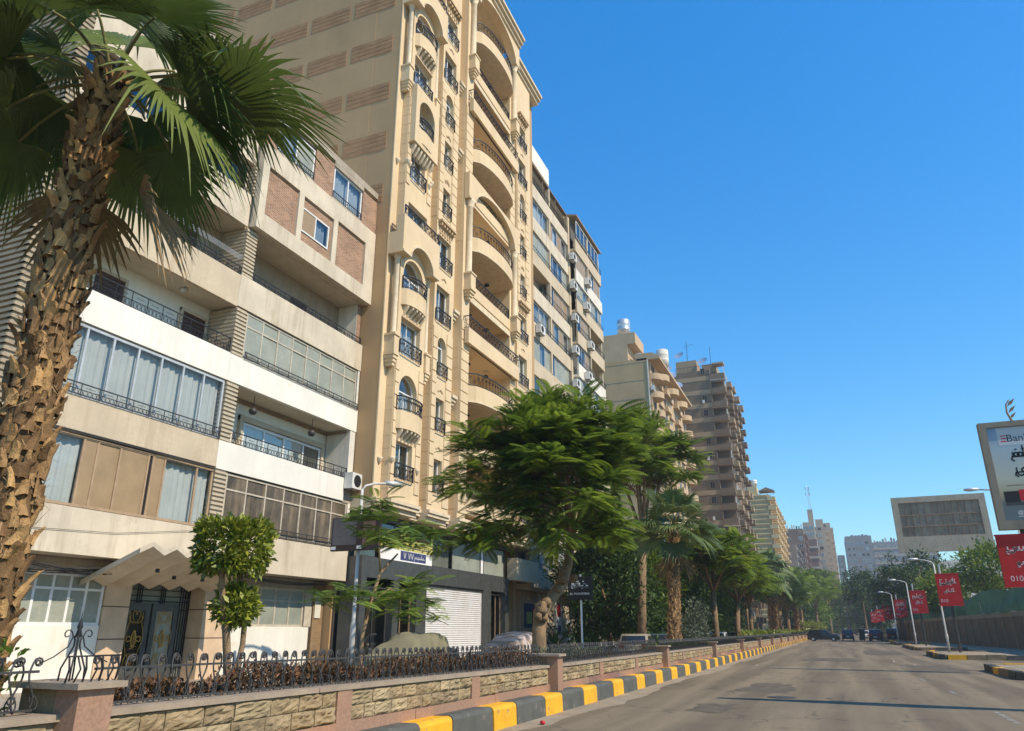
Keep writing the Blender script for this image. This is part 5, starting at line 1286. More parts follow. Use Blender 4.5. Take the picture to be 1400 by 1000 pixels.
# ---- fan palms
mat('fibre_pale', (.36, .22, .105), .9, .3, 10)
def fan_leaf(hub0, az, el, Lp, Lb, sag, n=30, spread=2.0, fold=.25, tip=.5, twist=0):
    """petiole from hub0 then a pleated fan blade with drooping tips; returns V,F and petiole path"""
    f0 = np.array([math.cos(az)*math.cos(el), math.sin(az)*math.cos(el), math.sin(el)])
    pet = []
    for t in np.linspace(0, 1, 6): p = np.array(hub0)+f0*Lp*t-np.array([0, 0, sag*Lp*t*t]); pet.append(p)
    f = unit(pet[-1]-pet[-2]); s = unit(np.cross([0, 0, 1], f)); nn = np.cross(f, s)
    c_, s_ = math.cos(twist), math.sin(twist); s, nn = s*c_+nn*s_, nn*c_-s*s_
    V = []; F = []; hub = pet[-1]
    ts = [0.03, .3, .60, .72, .86, 1.0]
    for i in range(n):
        th = -spread+2*spread*(i+.5)/n; dth = spread/n*1.02
        L = Lb*(.72+.28*math.cos(th*.75))*RS.uniform(.92, 1.06); jit = RS.normal(0, .03); tp = tip*RS.uniform(.5, 1.6)*(1.6 if RS.uniform() < .12 else .75)
        prev = None
        for k, t in enumerate(ts):
            r = L*t; wd = min(t, .62)*L*math.tan(dth)*1.04 if t <= .62 else .62*L*math.tan(dth)*max(.03, (1-t)/.38)**.8
            d = f*math.cos(th+jit*max(0, t-.5))+s*math.sin(th+jit*max(0, t-.5)); sd = -f*math.sin(th)+s*math.cos(th)
            p = hub+d*r+nn*(fold*r*abs(math.sin(th))*.9)-np.array([0, 0, 1])*(tp*L*max(0, t-.5)**1.5*1.9+.10*r*t)
            ple = .35*wd
            a, m_, b = p-sd*wd-nn*ple, p+nn*ple, p+sd*wd-nn*ple
            j = len(V); V += [a, m_, b]
            if prev is not None: F += [(prev, prev+1, j+1, j), (prev+1, prev+2, j+2, j+1)]
            prev = j
    return np.array(V), np.array(F), pet
def boot_meshes():
    out = []
    for i in range(7):
        r_ = random.Random(i+3); mb = MB(); secs = []
        w0, w1, h, o = r_.uniform(.10, .14), r_.uniform(.05, .085), r_.uniform(.24, .40), r_.uniform(.05, .16)
        for t in (0, .35, .7, 1):
            ww = w0*(1-t)+w1*t; x = .02+o*t**1.3; z = -.04+h*t; th = .05*(1-t*.55); tw = r_.uniform(-.02, .02)
            secs.append([(x-.01, -ww+tw, z), (x+th, -ww*.55+tw, z-.01), (x+th*1.25, tw, z), (x+th, ww*.55+tw, z-.01), (x-.01, ww+tw, z), (x-.03, tw, z+.01)])
        V = [p for s in secs for p in s]; n = 6; F = []
        V[-1] = (V[-1][0], V[-1][1], V[-1][2]-.05*r_.random()); V[-3] = (V[-3][0]+.02, V[-3][1], V[-3][2]+.06*r_.random()); V[-5] = (V[-5][0], V[-5][1], V[-5][2]+.05*r_.random())
        for k in range(3):
            for j in range(n): F.append((k*n+j, k*n+(j+1) % n, (k+1)*n+(j+1) % n, (k+1)*n+j))
        F.append(tuple(3*n+j for j in range(n))); mb.add(V, F)
        me = mb.mesh('leaf_base', 'boot'); a = me.attributes.new('rnd', 'FLOAT', 'POINT'); a.data.foreach_set('value', [i/6]*len(V)); out.append(me)
    return out
BOOT = boot_meshes()
def fan_palm(name, label, base, top, rad, nf, Lp, Lb, leafm, seed, nb=0, fronds=None, group=None, n=30, bscale=1.0, dead=4, sagk=.35, emin=-40):
    global RS; RS = np.random.RandomState(seed); r_ = random.Random(seed)
    t = thing(name, label, 'tree', base, group); B, Tp = np.array(base, float), np.array(top, float); H = np.linalg.norm(Tp-B)
    path = [tuple(B+(Tp-B)*u+np.array([math.sin(u*3)*.04, math.cos(u*4)*.04-.04, 0])) for u in np.linspace(0, 1, 9)]
    tk = limbs(t, [(path, [rad*q for q in (1.35, 1.25, 1.18, 1.1, 1.05, 1.0, .95, .92, .85)])], 'fibre', n=12)
    def onaxis(u): return B+(Tp-B)*u+np.array([math.sin(u*3)*.04, math.cos(u*4)*.04-.04, 0])
    if nb:
        vis = math.atan2(-B[1], -B[0]); NT = int(nb*1.84); cnt = 0; bk = MB()
        for i in range(NT):
            u = (i+.5)/NT; a = i*2.39996+r_.uniform(-.2, .2); da = (a-vis+math.pi) % (2*math.pi)-math.pi
            if abs(da) > 1.75:
                if i % 2: bk.box(*[q for w3 in zip(onaxis(u)+np.array([math.cos(a)*rad, math.sin(a)*rad, 0])-.07, onaxis(u)+np.array([math.cos(a)*rad, math.sin(a)*rad, 0])+.07) for q in w3])
                continue
            cnt += 1
            if cnt > 299: continue
            p = onaxis(u)+np.array([math.cos(a), math.sin(a), 0])*rad*(1.28-.42*u)*.94
            place(BOOT[r_.randrange(7)], 'leaf_base', tk, tuple(p), (R(r_.uniform(-16, 16)), R(r_.uniform(-24, 20)), a+R(r_.uniform(-24, 24))), tuple(np.array((r_.uniform(.7, 1.5), r_.uniform(.7, 1.45), r_.uniform(.7, 1.4)*(1.5 if r_.random() < .12 else 1)))*bscale))
        if bk.v: bk.obj('leaf_bases_behind', 'boot', tk, kind='stuff')
        fb = MB()
        for i in range(int(nb*5)):
            u = r_.random(); a = vis+r_.uniform(-1.8, 1.8); rr = rad*(1.28-.42*u); d = np.array([math.cos(a), math.sin(a), 0]); p = onaxis(u)+d*rr*r_.uniform(.95, 1.35); l = r_.uniform(.08, .26)
            q = p+d*l*r_.uniform(.0, .6)+np.array([r_.uniform(-.5, .5)*l, r_.uniform(-.5, .5)*l, l*r_.uniform(-.9, .9)]); w3 = np.array([-d[1], d[0], 0])*r_.uniform(.003, .008)
            fb.add([tuple(p-w3), tuple(p+w3), tuple(q)], [(0, 1, 2)])
        fb.obj('fibres', 'fibre_pale', tk, kind='stuff')
    else:
        nn = int(H*70)
        u = RS.uniform(0, 1, nn); a = RS.uniform(0, 6.283, nn)
        O = np.array([onaxis(x) for x in u])+np.stack([np.cos(a), np.sin(a), 0*a], 1)*rad*.95; D = np.stack([np.cos(a)*.55, np.sin(a)*.55, np.full(nn, .8)], 1)
        V, F, A = scatter(*leafquad(-.2, .8), O, frames(D, np.stack([np.cos(a), np.sin(a), 0*a], 1)), np.full(nn, .34*bscale), RS.uniform(0, 1, nn)); np_mesh('leaf_bases', V, F, 'boot', A, parent=tk, kind='stuff')
    pts = []
    spec = list(fronds or [])
    for i in range(nf):
        u = i/max(1, nf-1); spec.append((i*2.39996+r_.uniform(-.3, .3), math.radians(78-(78-emin)*u**.85)+r_.uniform(-.12, .12), Lp*r_.uniform(.8, 1.15), Lb*r_.uniform(.85, 1.1), sagk*(.6+u)))
    pm = MB()
    for (az, el, lp, lb, sg) in spec:
        V, F, pet = fan_leaf(Tp+np.array([0, 0, r_.uniform(-.25, .15)]), az, el, lp, lb, sg, n=n, twist=r_.uniform(-.4, .4), tip=r_.uniform(.15, .5), fold=r_.uniform(.05, .3))
        np_mesh('frond', V, F, leafm, np.repeat(RS.uniform(0, 1), len(V)), parent=t)
        pm.tube([tuple(p) for p in pet], [.032, .026, .022, .019, .017, .015], 5)
    pm.obj('petioles', 'petiole', t, True)
    for i in range(dead):
        V, F, pet = fan_leaf(Tp-np.array([0, 0, r_.uniform(.3, .6)]), i*2.1+.5, -1.05+r_.uniform(-.2, .2), Lp*.8, Lb*.8, .2, n=20, spread=1.3, tip=.3, fold=.5)
        np_mesh('dry_frond', V, F, 'dry_leaf', np.repeat(RS.uniform(0, 1), len(V)), parent=t)
    return t
# foreground palm (big)
D2 = math.radians
fan_palm('fan_palm', 'large shaggy fan palm with leaf stub trunk beside the granite pillar', (-7.2, 4.72, .72), (-7.15, 4.86, 7.75), .20, 9, 1.1, 1.15, 'palm_leaf', 5, nb=290, bscale=.5, emin=28,
         fronds=[(D2(24), D2(6), 1.45, 1.35, .12), (D2(-6), D2(14), 1.1, 1.2, .72), (D2(66), D2(8), .75, 1.1, .9), (D2(200), D2(10), 1.0, 1.2, .8), (D2(-140), D2(14), 1.0, 1.2, .7), (D2(170), D2(30), 1.2, 1.2, .5), (D2(-165), D2(38), 1.3, 1.3, .5), (D2(35), D2(36), 1.3, 1.2, .35), (D2(-80), D2(42), 1.3, 1.25, .5), (D2(-120), D2(30), 1.2, 1.3, .6), (D2(120), D2(25), 1.1, 1.2, .5)], n=58, dead=2)
# street palms
fan_palm('fan_palm', 'shorter fan palm with brown stub trunk and silvery fronds beside a grey shrub', (-7.2, 36.6, .72), (-7.1, 38.2, 6.5), .24, 24, 1.25, 1.25, 'palm_leaf2', 9, nb=150, n=32, bscale=.55, dead=3, emin=-22, sagk=.12)
pg = 'distant fan palms along the street'
for i, (x, y, h, s) in enumerate([(-7.6, 104, 8.6, 1.3), (-8.6, 112, 10.2, 1.3), (-7.2, 150, 9.0, 1.3), (-8.4, 190, 10.5, 1.4), (-6, 232, 13.0, 1.4)]):
    fan_palm('fan_palm', ['tall fan palm with hanging dry yellow fronds near the parked cars', 'fan palm rising behind the one with dry fronds', 'distant fan palm above the round clipped shrubs', 'distant fan palm in front of the brown banded tower', 'slender far palm beyond the crossing dark car'][i],
             (x, y, .7), (x+.3, y+.6, h), .34, 26, 1.3*s, 1.35*s, 'palm_leaf2', 20+i, n=16, group=pg, dead=5 if i == 0 else 2, bscale=1.2)
# gnarled poinciana
poinciana('flame_tree', 'large gnarled flame tree with burled trunk and feathery green crown before the tan tower', [(-8.5, 22.55, -.02), (-8.5, 22.6, 1.6), (-8.5, 22.75, 2.1), (-8.45, 23.7, 2.6), (-8.4, 24.5, 3.05), (-8.4, 25.2, 3.7), (-8.4, 25.6, 4.5)], [.25, .21, .24, .19, .20, .16, .15],
          (-8.4, 24.0, 6.0), (2.6, 3.9, 3.5), 250, .88, 13, 'leaf', 3, umbrella=1.9, barkm='bark_grey', burls=[((-8.35, 22.4, 2.25), .2), ((-8.25, 22.6, 2.4), .15), ((-8.4, 22.3, 2.0), .14), ((-8.3, 22.5, 1.95), .12), ((-8.2, 24.1, 3.2), .18), ((-8.3, 24.3, 3.4), .14), ((-8.3, 25.5, 3.3), .15), ((-8.3, 23.8, 2.85), .13)])
poinciana('flame_tree', 'tall flame tree rising behind the short fan palm', [(-10.2, 43, -.02), (-10.1, 43.2, 3), (-10, 44, 6.5)], [.3, .25, .2], (-10, 44.2, 10.8), (2.8, 3.8, 4.0), 120, 1.1, 10, 'leaf', 6, tpl=PIN)
# young tree by the lamp: sparse tiers of leaves on a thin leaning stem
yt = thing('young_tree', 'slender young flame tree leaning beside the street lamp and covered car', 'tree', (-10, 15.2, -.02))
limbs(yt, [([(-10, 15.2, -.02), (-10, 15.25, 1.5), (-10, 15.5, 2.2), (-10, 15.85, 2.9), (-10, 16.6, 3.4)], [.06, .052, .045, .04, .02]), ([(-10, 15.5, 2.2), (-10, 16.3, 2.55), (-10, 17.2, 2.4)], [.025, .02, .01]), ([(-10, 15.85, 2.9), (-10, 15.7, 3.6), (-10, 15.75, 4.5)], [.03, .02, .01]), ([(-10, 15.35, 1.8), (-9.8, 15.2, 2.3), (-9.7, 14.9, 2.5)], [.02, .015, .01])], 'bark_grey', n=6)
tp_ = [(y, z) for y, z in ((15.7, 4.5), (15.6, 4.1), (16.2, 4.35), (15.6, 3.7), (16.9, 3.9), (17.5, 4.1), (18.2, 4.05), (19.0, 4.1), (18.1, 3.75), (16.4, 3.6), (15.1, 2.4), (14.7, 2.25), (15.7, 2.3), (16.3, 2.4), (17.2, 2.25), (17.8, 2.55), (18.3, 2.3), (18.6, 1.95), (17.2, 2.75), (16.8, 2.05))]
RS = np.random.RandomState(4)
V, F, A = sprays([(-10+RS.normal(0, .35), y-.25, z) for y, z in tp_ for _ in range(2)], [(RS.normal(0, .3), RS.normal(.2, .3), .1) for _ in range(2*len(tp_))], 9, .58, PIN); np_mesh('crown', V, F, 'leaf_bright', A, parent=yt)
# dark ficus mass and other street trees
for i, (x, y, z, rx, ry, rz, mm, lab) in enumerate([(-12.5, 45, 4.2, 2.6, 3.6, 3.6, 'leaf_dark', 'dense dark ficus tree beside the old hatchback'), (-12.5, 52, 4.6, 3.0, 4.2, 3.8, 'leaf', 'bright green ficus tree behind the short fan palm trunk'), (-11.5, 60, 5.0, 2.8, 4.5, 3.6, 'leaf_dark', 'dark leafy ficus tree between the palm and the slim trunk tree'), (-12.8, 69, 4.6, 2.6, 4.5, 3.4, 'leaf_dark', 'dark ficus tree behind the leaning bare trunk'), (-12.6, 80, 4.8, 2.6, 5.0, 3.6, 'leaf', 'leafy ficus tree behind the parked black saloon'), (-12.4, 97, 5.0, 2.8, 7, 3.8, 'leaf_dark', 'broad dark ficus tree behind the tall dry palm')]):
    bushy('ficus_tree', lab, (x, y, -.02), 2, (x, y, z), (rx, ry, rz), 170, .30, 85, mm, 40+i, group='street trees on the left', sigma=.17)
tl = [(-7.6, 53.5, 5.8, 2.8, 4.5, 2.5, 'leaf', 'flame tree with orange blossom and straight slim trunk'), (-7.6, 67, 5.6, 2.8, 5.0, 2.5, 'leaf', 'flame tree with a leaning bare trunk'), (-8.0, 80, 5.6, 2.6, 5, 2.4, 'leaf_bright', 'bright street tree behind the leaning trunk'), (-9.5, 92, 6.0, 3, 6, 3.0, 'leaf_dark', 'dark street tree before the tall dry palm'),
      (-8, 122, 6.5, 3, 8, 3.2, 'leaf_dark', 'dark round street tree behind the twin stub trunks'), (-8, 140, 7.0, 3, 8, 3.6, 'leaf', 'leafy tree above the clipped round shrubs'), (-7, 170, 9.0, 3.5, 10, 4.5, 'leaf', 'tall leafy tree beyond the crossing dark car'), (-5, 205, 10, 5, 12, 5.5, 'leaf', 'far leafy tree at the bend of the road'), (-2.5, 250, 12, 6, 10, 7, 'leaf', 'far tree closing the view of the road'), (2.5, 285, 11, 6, 10, 6, 'leaf_dark', 'far dark tree right of the road end')]
for i, (x, y, z, rx, ry, rz, mm, lab) in enumerate(tl):
    tr = [(x, y-(2 if i == 1 else .4), -.02), (x, y-(1.6 if i == 1 else .2), 2.0), (x, y, z-rz*.7)]
    poinciana('street_tree', lab, tr, [.24, .2, .16] if i < 4 else [.35, .3, .25], (x, y, z), (rx, ry, rz), 100 if i < 3 else 80, 1.15 if i < 4 else 1.9, 11, mm, 60+i, group='street trees on the left', tpl=PIN2, flowers=60 if i in (0, ) else 0)
# clipped topiary: cube crown above a ball
tp = thing('topiary_tree', 'clipped topiary with a cube shaped crown above a smaller ball before the white wall', 'tree', (-7.2, 8.05, .7))
limbs(tp, [(bez((-7.2, 8.05, .7), (-7.22, 8.0, 1.2), (-7.2, 7.85, 1.7)), [.05]*6), (bez((-7.2, 8.05, .95), (-7.12, 8.3, 1.5), (-7.2, 8.0, 2.3)), [.035]*6), (bez((-7.2, 7.85, 1.7), (-7.2, 7.7, 2.0), (-7.2, 7.65, 2.5)), [.04]*6)], 'bark_grey')
def leafblob(par, name, C, Rr, n, leaf, mm, seed, box_=False, top_flat=False):
    r_ = np.random.RandomState(seed); C, Rr = np.array(C), np.array(Rr)
    if box_:
        v = r_.uniform(-1, 1, (n, 3)); k = r_.randint(0, 3, n); w_ = r_.uniform(.15, 1.04, n)**.45; sgn = np.sign(v[np.arange(n), k]); v[np.arange(n), k] = sgn*w_
        v *= 1-.16*np.clip(np.abs(v[:, :1])*np.abs(v[:, 1:2]), 0, 1)
        v[:, :2] *= (1-.22*np.clip(-v[:, 2:], 0, 1)**2)
    else: v = unit(r_.normal(0, 1, (n, 3)))*(r_.uniform(.35, 1.04, (n, 1))**.5)
    O = C+Rr*v*(1+.05*np.sin(v[:, :1]*7+v[:, 1:2]*5+seed)+.04*np.sin(v[:, 2:]*9+v[:, :1]*6))+r_.normal(0, .02, (n, 3)); D = v+r_.normal(0, .7, (n, 3)); D[:, 2] += .35
    V, F, A = scatter(*leafquad(.2, .42), O, frames(D, None, r_.uniform(-1.5, 1.5, n)), r_.uniform(.4, 1.35, n)*leaf, r_.uniform(0, 1, n))
    return np_mesh(name, V, F, mm, A, parent=par)
leafblob(tp, 'cube_crown', (-7.2, 7.84, 2.63), (.38, .44, .31), 4600, .095, 'leaf_hedge', 2, True)
leafblob(tp, 'ball_crown', (-7.2, 8.0, 1.9), (.25, .27, .25), 1500, .10, 'leaf_hedge', 3)
# hedge of dark red leaves behind the fence; leafy shrub at the left
def hedge(y0, y1, label, mm, n, h=.34, leaf=.075, seed=1, x=-6.62, z=.9):
    t = thing('hedge', label, 'hedge', (x, (y0+y1)/2, .74), 'planting behind the iron fence'); r_ = np.random.RandomState(seed)
    O = np.stack([x+r_.normal(0, .16, n), r_.uniform(y0, y1, n), .74+np.abs(r_.normal(0, .5, n))*h*(.75+.45*np.sin(r_.uniform(0, 1, n)*0+1))], 1)
    O[:, 2] = .74+(r_.uniform(0, 1, n)**.7)*(h+.07*np.sin(O[:, 1]*1.7)+.06*np.sin(O[:, 1]*4.1+1))
    D = r_.normal(0, 1, (n, 3)); D[:, 2] = np.abs(D[:, 2])+.2
    V, F, A = scatter(*leafquad(.2, .4), O, frames(D, None, r_.uniform(-2, 2, n)), r_.uniform(.6, 1.35, n)*leaf, r_.uniform(0, 1, n)); np_mesh('foliage', V, F, mm, A, parent=t)
    m = MB()
    for i in range(int((y1-y0)*9)):
        yy = r_.uniform(y0, y1); xx = x+r_.normal(0, .12); m.tube([(xx, yy, .72), (xx+r_.normal(0, .06), yy+r_.normal(0, .08), .74+h*r_.uniform(.5, 1.0))], .006, 3)
    m.obj('twigs', 'bark', t)
    return t
hedge(5.3, 9.8, 'dark red leaved hedge behind the fence before the black and gold door', 'leaf_red', 5200, .38, .075, 1)
hedge(9.8, 16.5, 'brownish red hedge behind the fence before the covered cars', 'leaf_red', 7600, .40, .075, 2)
hedge(17.2, 22.5, 'straggly green and brown hedge behind the fence below the gnarled tree', 'leaf_grey', 2600, .38, .09, 3)
hedge(28.6, 60, 'low green planting behind the far fence panels', 'leaf_dark', 4200, .35, .14, 4)
hedge(60, 150, 'far clipped green planting along the garden wall', 'leaf_hedge', 3200, .7, .3, 5)
hedge(1.5, 4.6, 'green feathery shrub behind the fence at the foot of the foreground palm', 'leaf', 2600, .62, .085, 6)
bushy('shrub', 'grey green shrub at the foot of the short fan palm', (-6.9, 39.5, .74), 0, (-6.8, 40.2, 1.7), (.6, 1.6, 1.1), 60, .16, 50, 'leaf_grey', 77, cat='shrub', sigma=.3)
bushy('shrub', 'feathery green shrub against the palm trunk and pillar', (-6.8, 4.1, .74), 0, (-6.7, 4.1, 1.15), (.25, .45, .42), 30, .08, 40, 'leaf', 78, cat='shrub', sigma=.3)
for i, y in enumerate((160, 166, 174)):
    t = thing('clipped_shrub', 'clipped round shrub on a short stem at the road bend', 'shrub', (-6.6+i*1.3, y, .5), 'clipped round shrubs'); leafblob(t, 'foliage', (-6.6+i*1.3, y, 2.3), (1.2, 1.2, 1.0), 900, .3, 'leaf_hedge', 90+i); limbs(t, [([(-6.6+i*1.3, y, 0), (-6.6+i*1.3, y, 2)], [.1, .1])], 'bark')
# low leafy trees closing the far end of the street
for i, (x, y, z, rx, ry, rz, mm) in enumerate([(-9, 185, 5, 3, 9, 4.5, 'leaf_dark'), (-6.5, 225, 6, 4, 8, 5.5, 'leaf'), (-3.5, 265, 6.5, 4.5, 6, 6, 'leaf_dark'), (.8, 290, 6.5, 4, 6, 6, 'leaf'), (5.0, 300, 6.5, 4, 6, 6, 'leaf_dark'), (9.2, 285, 7, 4, 6, 6.5, 'leaf_dark'), (9.5, 215, 6, 3.5, 8, 5, 'leaf_dark')]):
    bushy('far_tree', ['low dark tree behind the clipped round shrubs', 'low leafy tree under the far slender palm', 'dark tree below the tall beige block', 'leafy tree straight down the road end', 'dark tree below the far grey slab', 'dark tree left of the slatted low building', 'dark tree behind the parked black cars'][i], (x, y, -.02), 2, (x, y, z), (rx, ry, rz), 90, .8, 45, mm, 300+i, group='trees at the far road end', sigma=.2, tr=.35)
# right-hand trees behind the hoarding
for i, (x, y, z, rx, ry, rz, mm, lab) in enumerate([(8.6, 136, 7.6, 3.6, 5, 3.8, 'leaf_dark', 'dark spreading tree over the red signs by the parked cars'), (12.5, 128, 8.4, 4.2, 5, 3.6, 'leaf_dark', 'dense dark tree below the blank billboard'), (12.8, 112, 6.2, 2.6, 4, 2.6, 'leaf', 'yellowish green tree above the green netting'), (17.2, 104, 8.0, 3.4, 5, 3.2, 'leaf', 'green tree between the billboards behind the netting'), (22, 95, 8.2, 3.0, 4, 2.6, 'leaf_dark', 'dark tree behind the bank advertisement'), (5.2, 190, 10.5, 3.2, 6, 4.0, 'leaf_dark', 'far dark tree behind the parked black car')]):
    bushy('broad_tree', lab, (x, y, -.02), 3, (x, y, z), (rx, ry, rz), 120, .5, 42, mm, 120+i, group='trees behind the hoarding', sigma=.17, tr=.3)
# ------------------------------------------------------------------ right side: islands, hoarding, signs, billboards
struct(MB().box(9.6, 60, 30, 330, -.02, .13).obj('pavement', 'dust'))
def island(x0, x1, y0, y1, i):
    t = struct(MB().prism([(x0+.3, y0+.25), (x1-.1, y0+.25), (x1-.1, y1-.1), (x0+.9, y1-.1), (x0+.25, y1-1.5)], 'z', -.02, .22).obj('traffic_island', 'dust'))
    P = [(x1, y0), (x0+.2, y0), (x0, y0+.4), (x0, y1-1.5), (x0+.7, y1), (x1, y1)]; k = i
    for (a, b), (c, d) in zip(P[:-1], P[1:]):
        L = math.hypot(c-a, d-b); n = max(1, round(L/1.1)); ang = math.atan2(d-b, c-a)
        for j in range(n):
            k += 1; q = MB().box(0, L/n-.02, -.14, .14, -.01, .27).mesh('kerb_stone', ['kerb_worn', 'kerb_dark', 'kerb_worn', 'kerb_dark', 'yellow'][(k*2+i) % 5])
            place(q, 'kerb_stone', t, (a+(c-a)*j/n, b+(d-b)*j/n, rnd.uniform(-.02, .02)), (0, 0, ang+R(rnd.uniform(-2, 2))))
island(5.45, 9.4, 31.9, 40, 1); island(5.3, 9.4, 52.5, 63, 2); island(5.7, 9.4, 75, 92, 3); island(5.8, 9, 101, 117, 4); island(5.9, 8.6, 126, 141, 5); island(6.0, 8.6, 150, 165, 7)
# hoarding wall with posts and green netting
hw = thing('boundary_wall', 'brown panelled boundary wall with concrete posts along the right pavement', 'wall', (13, 90, .13))
A, Bv = Vector((15.2, 48, 0)), Vector((8.9, 150, 0)); dv = (Bv-A); L = dv.length; dv.normalize(); ang = math.atan2(dv.y, dv.x); n = 32
pan = MB().box(.16, L/n-.02, -.05, .05, .0, 2.55).mesh('panel', 'fence_wall'); cap = MB().box(0, L/n, -.09, .09, 2.56, 2.95).mesh('top_beam', 'fence_wall_cap'); pst = MB().box(0, .15, -.14, .14, 0, 2.555).mesh('post', 'fence_wall_cap')
for i in range(n):
    p = A+dv*(L*i/n)
    for me, nm in ((pan, 'panel'), (cap, 'top_beam'), (pst, 'post')): place(me, nm, hw, (p.x, p.y, .13), (0, 0, ang))
nt_ = thing('green_netting', 'sagging green netting stretched on poles above the boundary wall', 'netting', (13, 90, 3.1))
V = []; F = []; nu, nv = 120, 8; nrm = Vector((-dv.y, dv.x, 0))
for i in range(nu+1):
    u = i/nu; p = A+dv*L*u; top = 5.4-1.3*u+.35*math.sin(u*40)*(.4+.6*math.sin(u*9)**2)+(.5 if .1 < u < .2 else 0)
    for j in range(nv+1):
        v = j/nv; off = .10*math.sin(u*90+v*3)+.16*math.sin(v*5+u*25)
        V.append((p.x+nrm.x*off-.25*nrm.x*0, p.y+nrm.y*off, 3.05+(top-3.05)*v+.06*math.sin(u*120+v*7)))
for i in range(nu):
    for j in range(nv): k = i*(nv+1)+j; F.append((k, k+nv+1, k+nv+2, k+1))
MB().add(V, F).obj('net', 'net_green', nt_, True)
for i in range(0, n, 3):
    p = A+dv*(L*(i+.5)/n); MB().tube([(p.x+.2, p.y, .2), (p.x+.2+.3*math.sin(i), p.y, 5.3-1.2*i/n)], .035, 5).obj('pole', 'alu', nt_)
# red advertising signs on posts
def red_sign(x, y, label, w_=1.5, z0=3.2, z1=5.2, post=True, n=1):
    t = thing('advert_sign', label, 'sign', (x, y, .2), 'red advertising signs along the islands')
    box('sign_panel', 'red', t, x-w_/2, x+w_/2, y-.06, y+.06, z0, z1)
    f = MB(); f.box(x-w_/2-.03, x+w_/2+.03, y-.07, y+.07, z1, z1+.05); f.box(x-w_/2-.03, x+w_/2+.03, y-.07, y+.07, z0-.05, z0); f.obj('edge_frame', 'red_print', t)
    if post:
        MB().tube([(x, y+.15, .2), (x, y+.15, z0+.2)], .09, 8).obj('post', 'iron_grey', t); MB().tube([(x-.35, y+.16, z1-.3), (x-.35, y+.16, z1+.7)], .06, 6).obj('stub', 'alu', t)
    script(t, 0, x-w_*.36, x+w_*.36, z1-.75, z1-.25, 'red_text', [3, 2], 'lettering', int(y), wd=.05, flip=y-.065)
    script(t, 0, x-w_*.22, x+w_*.25, z1-1.25, z1-.9, 'red_text', [3], 'lettering', int(y)+2, wd=.045, flip=y-.065)
    text_mesh('010', .3, 'red_text', t, (x-w_*.28, y-.066, z0+.18), (R(90), 0, 0), 'numerals')
    return t
red_sign(7.25, 36, 'large red sign with pale lettering below the bank advertisement', 2.0, 3.25, 5.2, False)
for i, (x, y) in enumerate([(7.1, 60), (7.3, 85), (7.3, 110), (7.1, 135), (7.0, 160), (6.9, 185)]):
    red_sign(x, y, ['red sign on a dark post beside the bulbous lamp post', 'second red sign beyond the bulbous lamp post, before the netting', 'red sign beyond the second lamp post', 'small red sign before the parked black car', 'smaller red sign behind the parked black car', 'farthest red sign beside the parked cars'][i], 1.4)
# bank advertisement on tall post
def zramp(name, stops, z0, z1):
    m = bpy.data.materials.new(name); m.use_nodes = True; N = m.node_tree.nodes; L_ = m.node_tree.links; b = N['Principled BSDF']; b.inputs['Roughness'].default_value = .35
    g = N.new('ShaderNodeNewGeometry'); s = N.new('ShaderNodeSeparateXYZ'); L_.new(g.outputs['Position'], s.inputs[0]); r = N.new('ShaderNodeMapRange'); r.inputs[1].default_value = z0; r.inputs[2].default_value = z1; L_.new(s.outputs[2], r.inputs[0])
    c = N.new('ShaderNodeValToRGB'); L_.new(r.outputs[0], c.inputs[0]); e = c.color_ramp.elements
    e[0].position, e[0].color = stops[0][0], (*stops[0][1], 1); e[1].position, e[1].color = stops[-1][0], (*stops[-1][1], 1)
    for p, q in stops[1:-1]: k = e.new(p); k.color = (*q, 1)
    L_.new(c.outputs[0], b.inputs['Base Color']); MATS[name] = m
zramp('ad_print', [(0, (.10, .14, .15)), (.18, (.12, .13, .12)), (.27, (.34, .30, .17)), (.45, (.46, .46, .36)), (.8, (.34, .42, .46)), (1, (.22, .30, .42))], 5.8, 9.5)
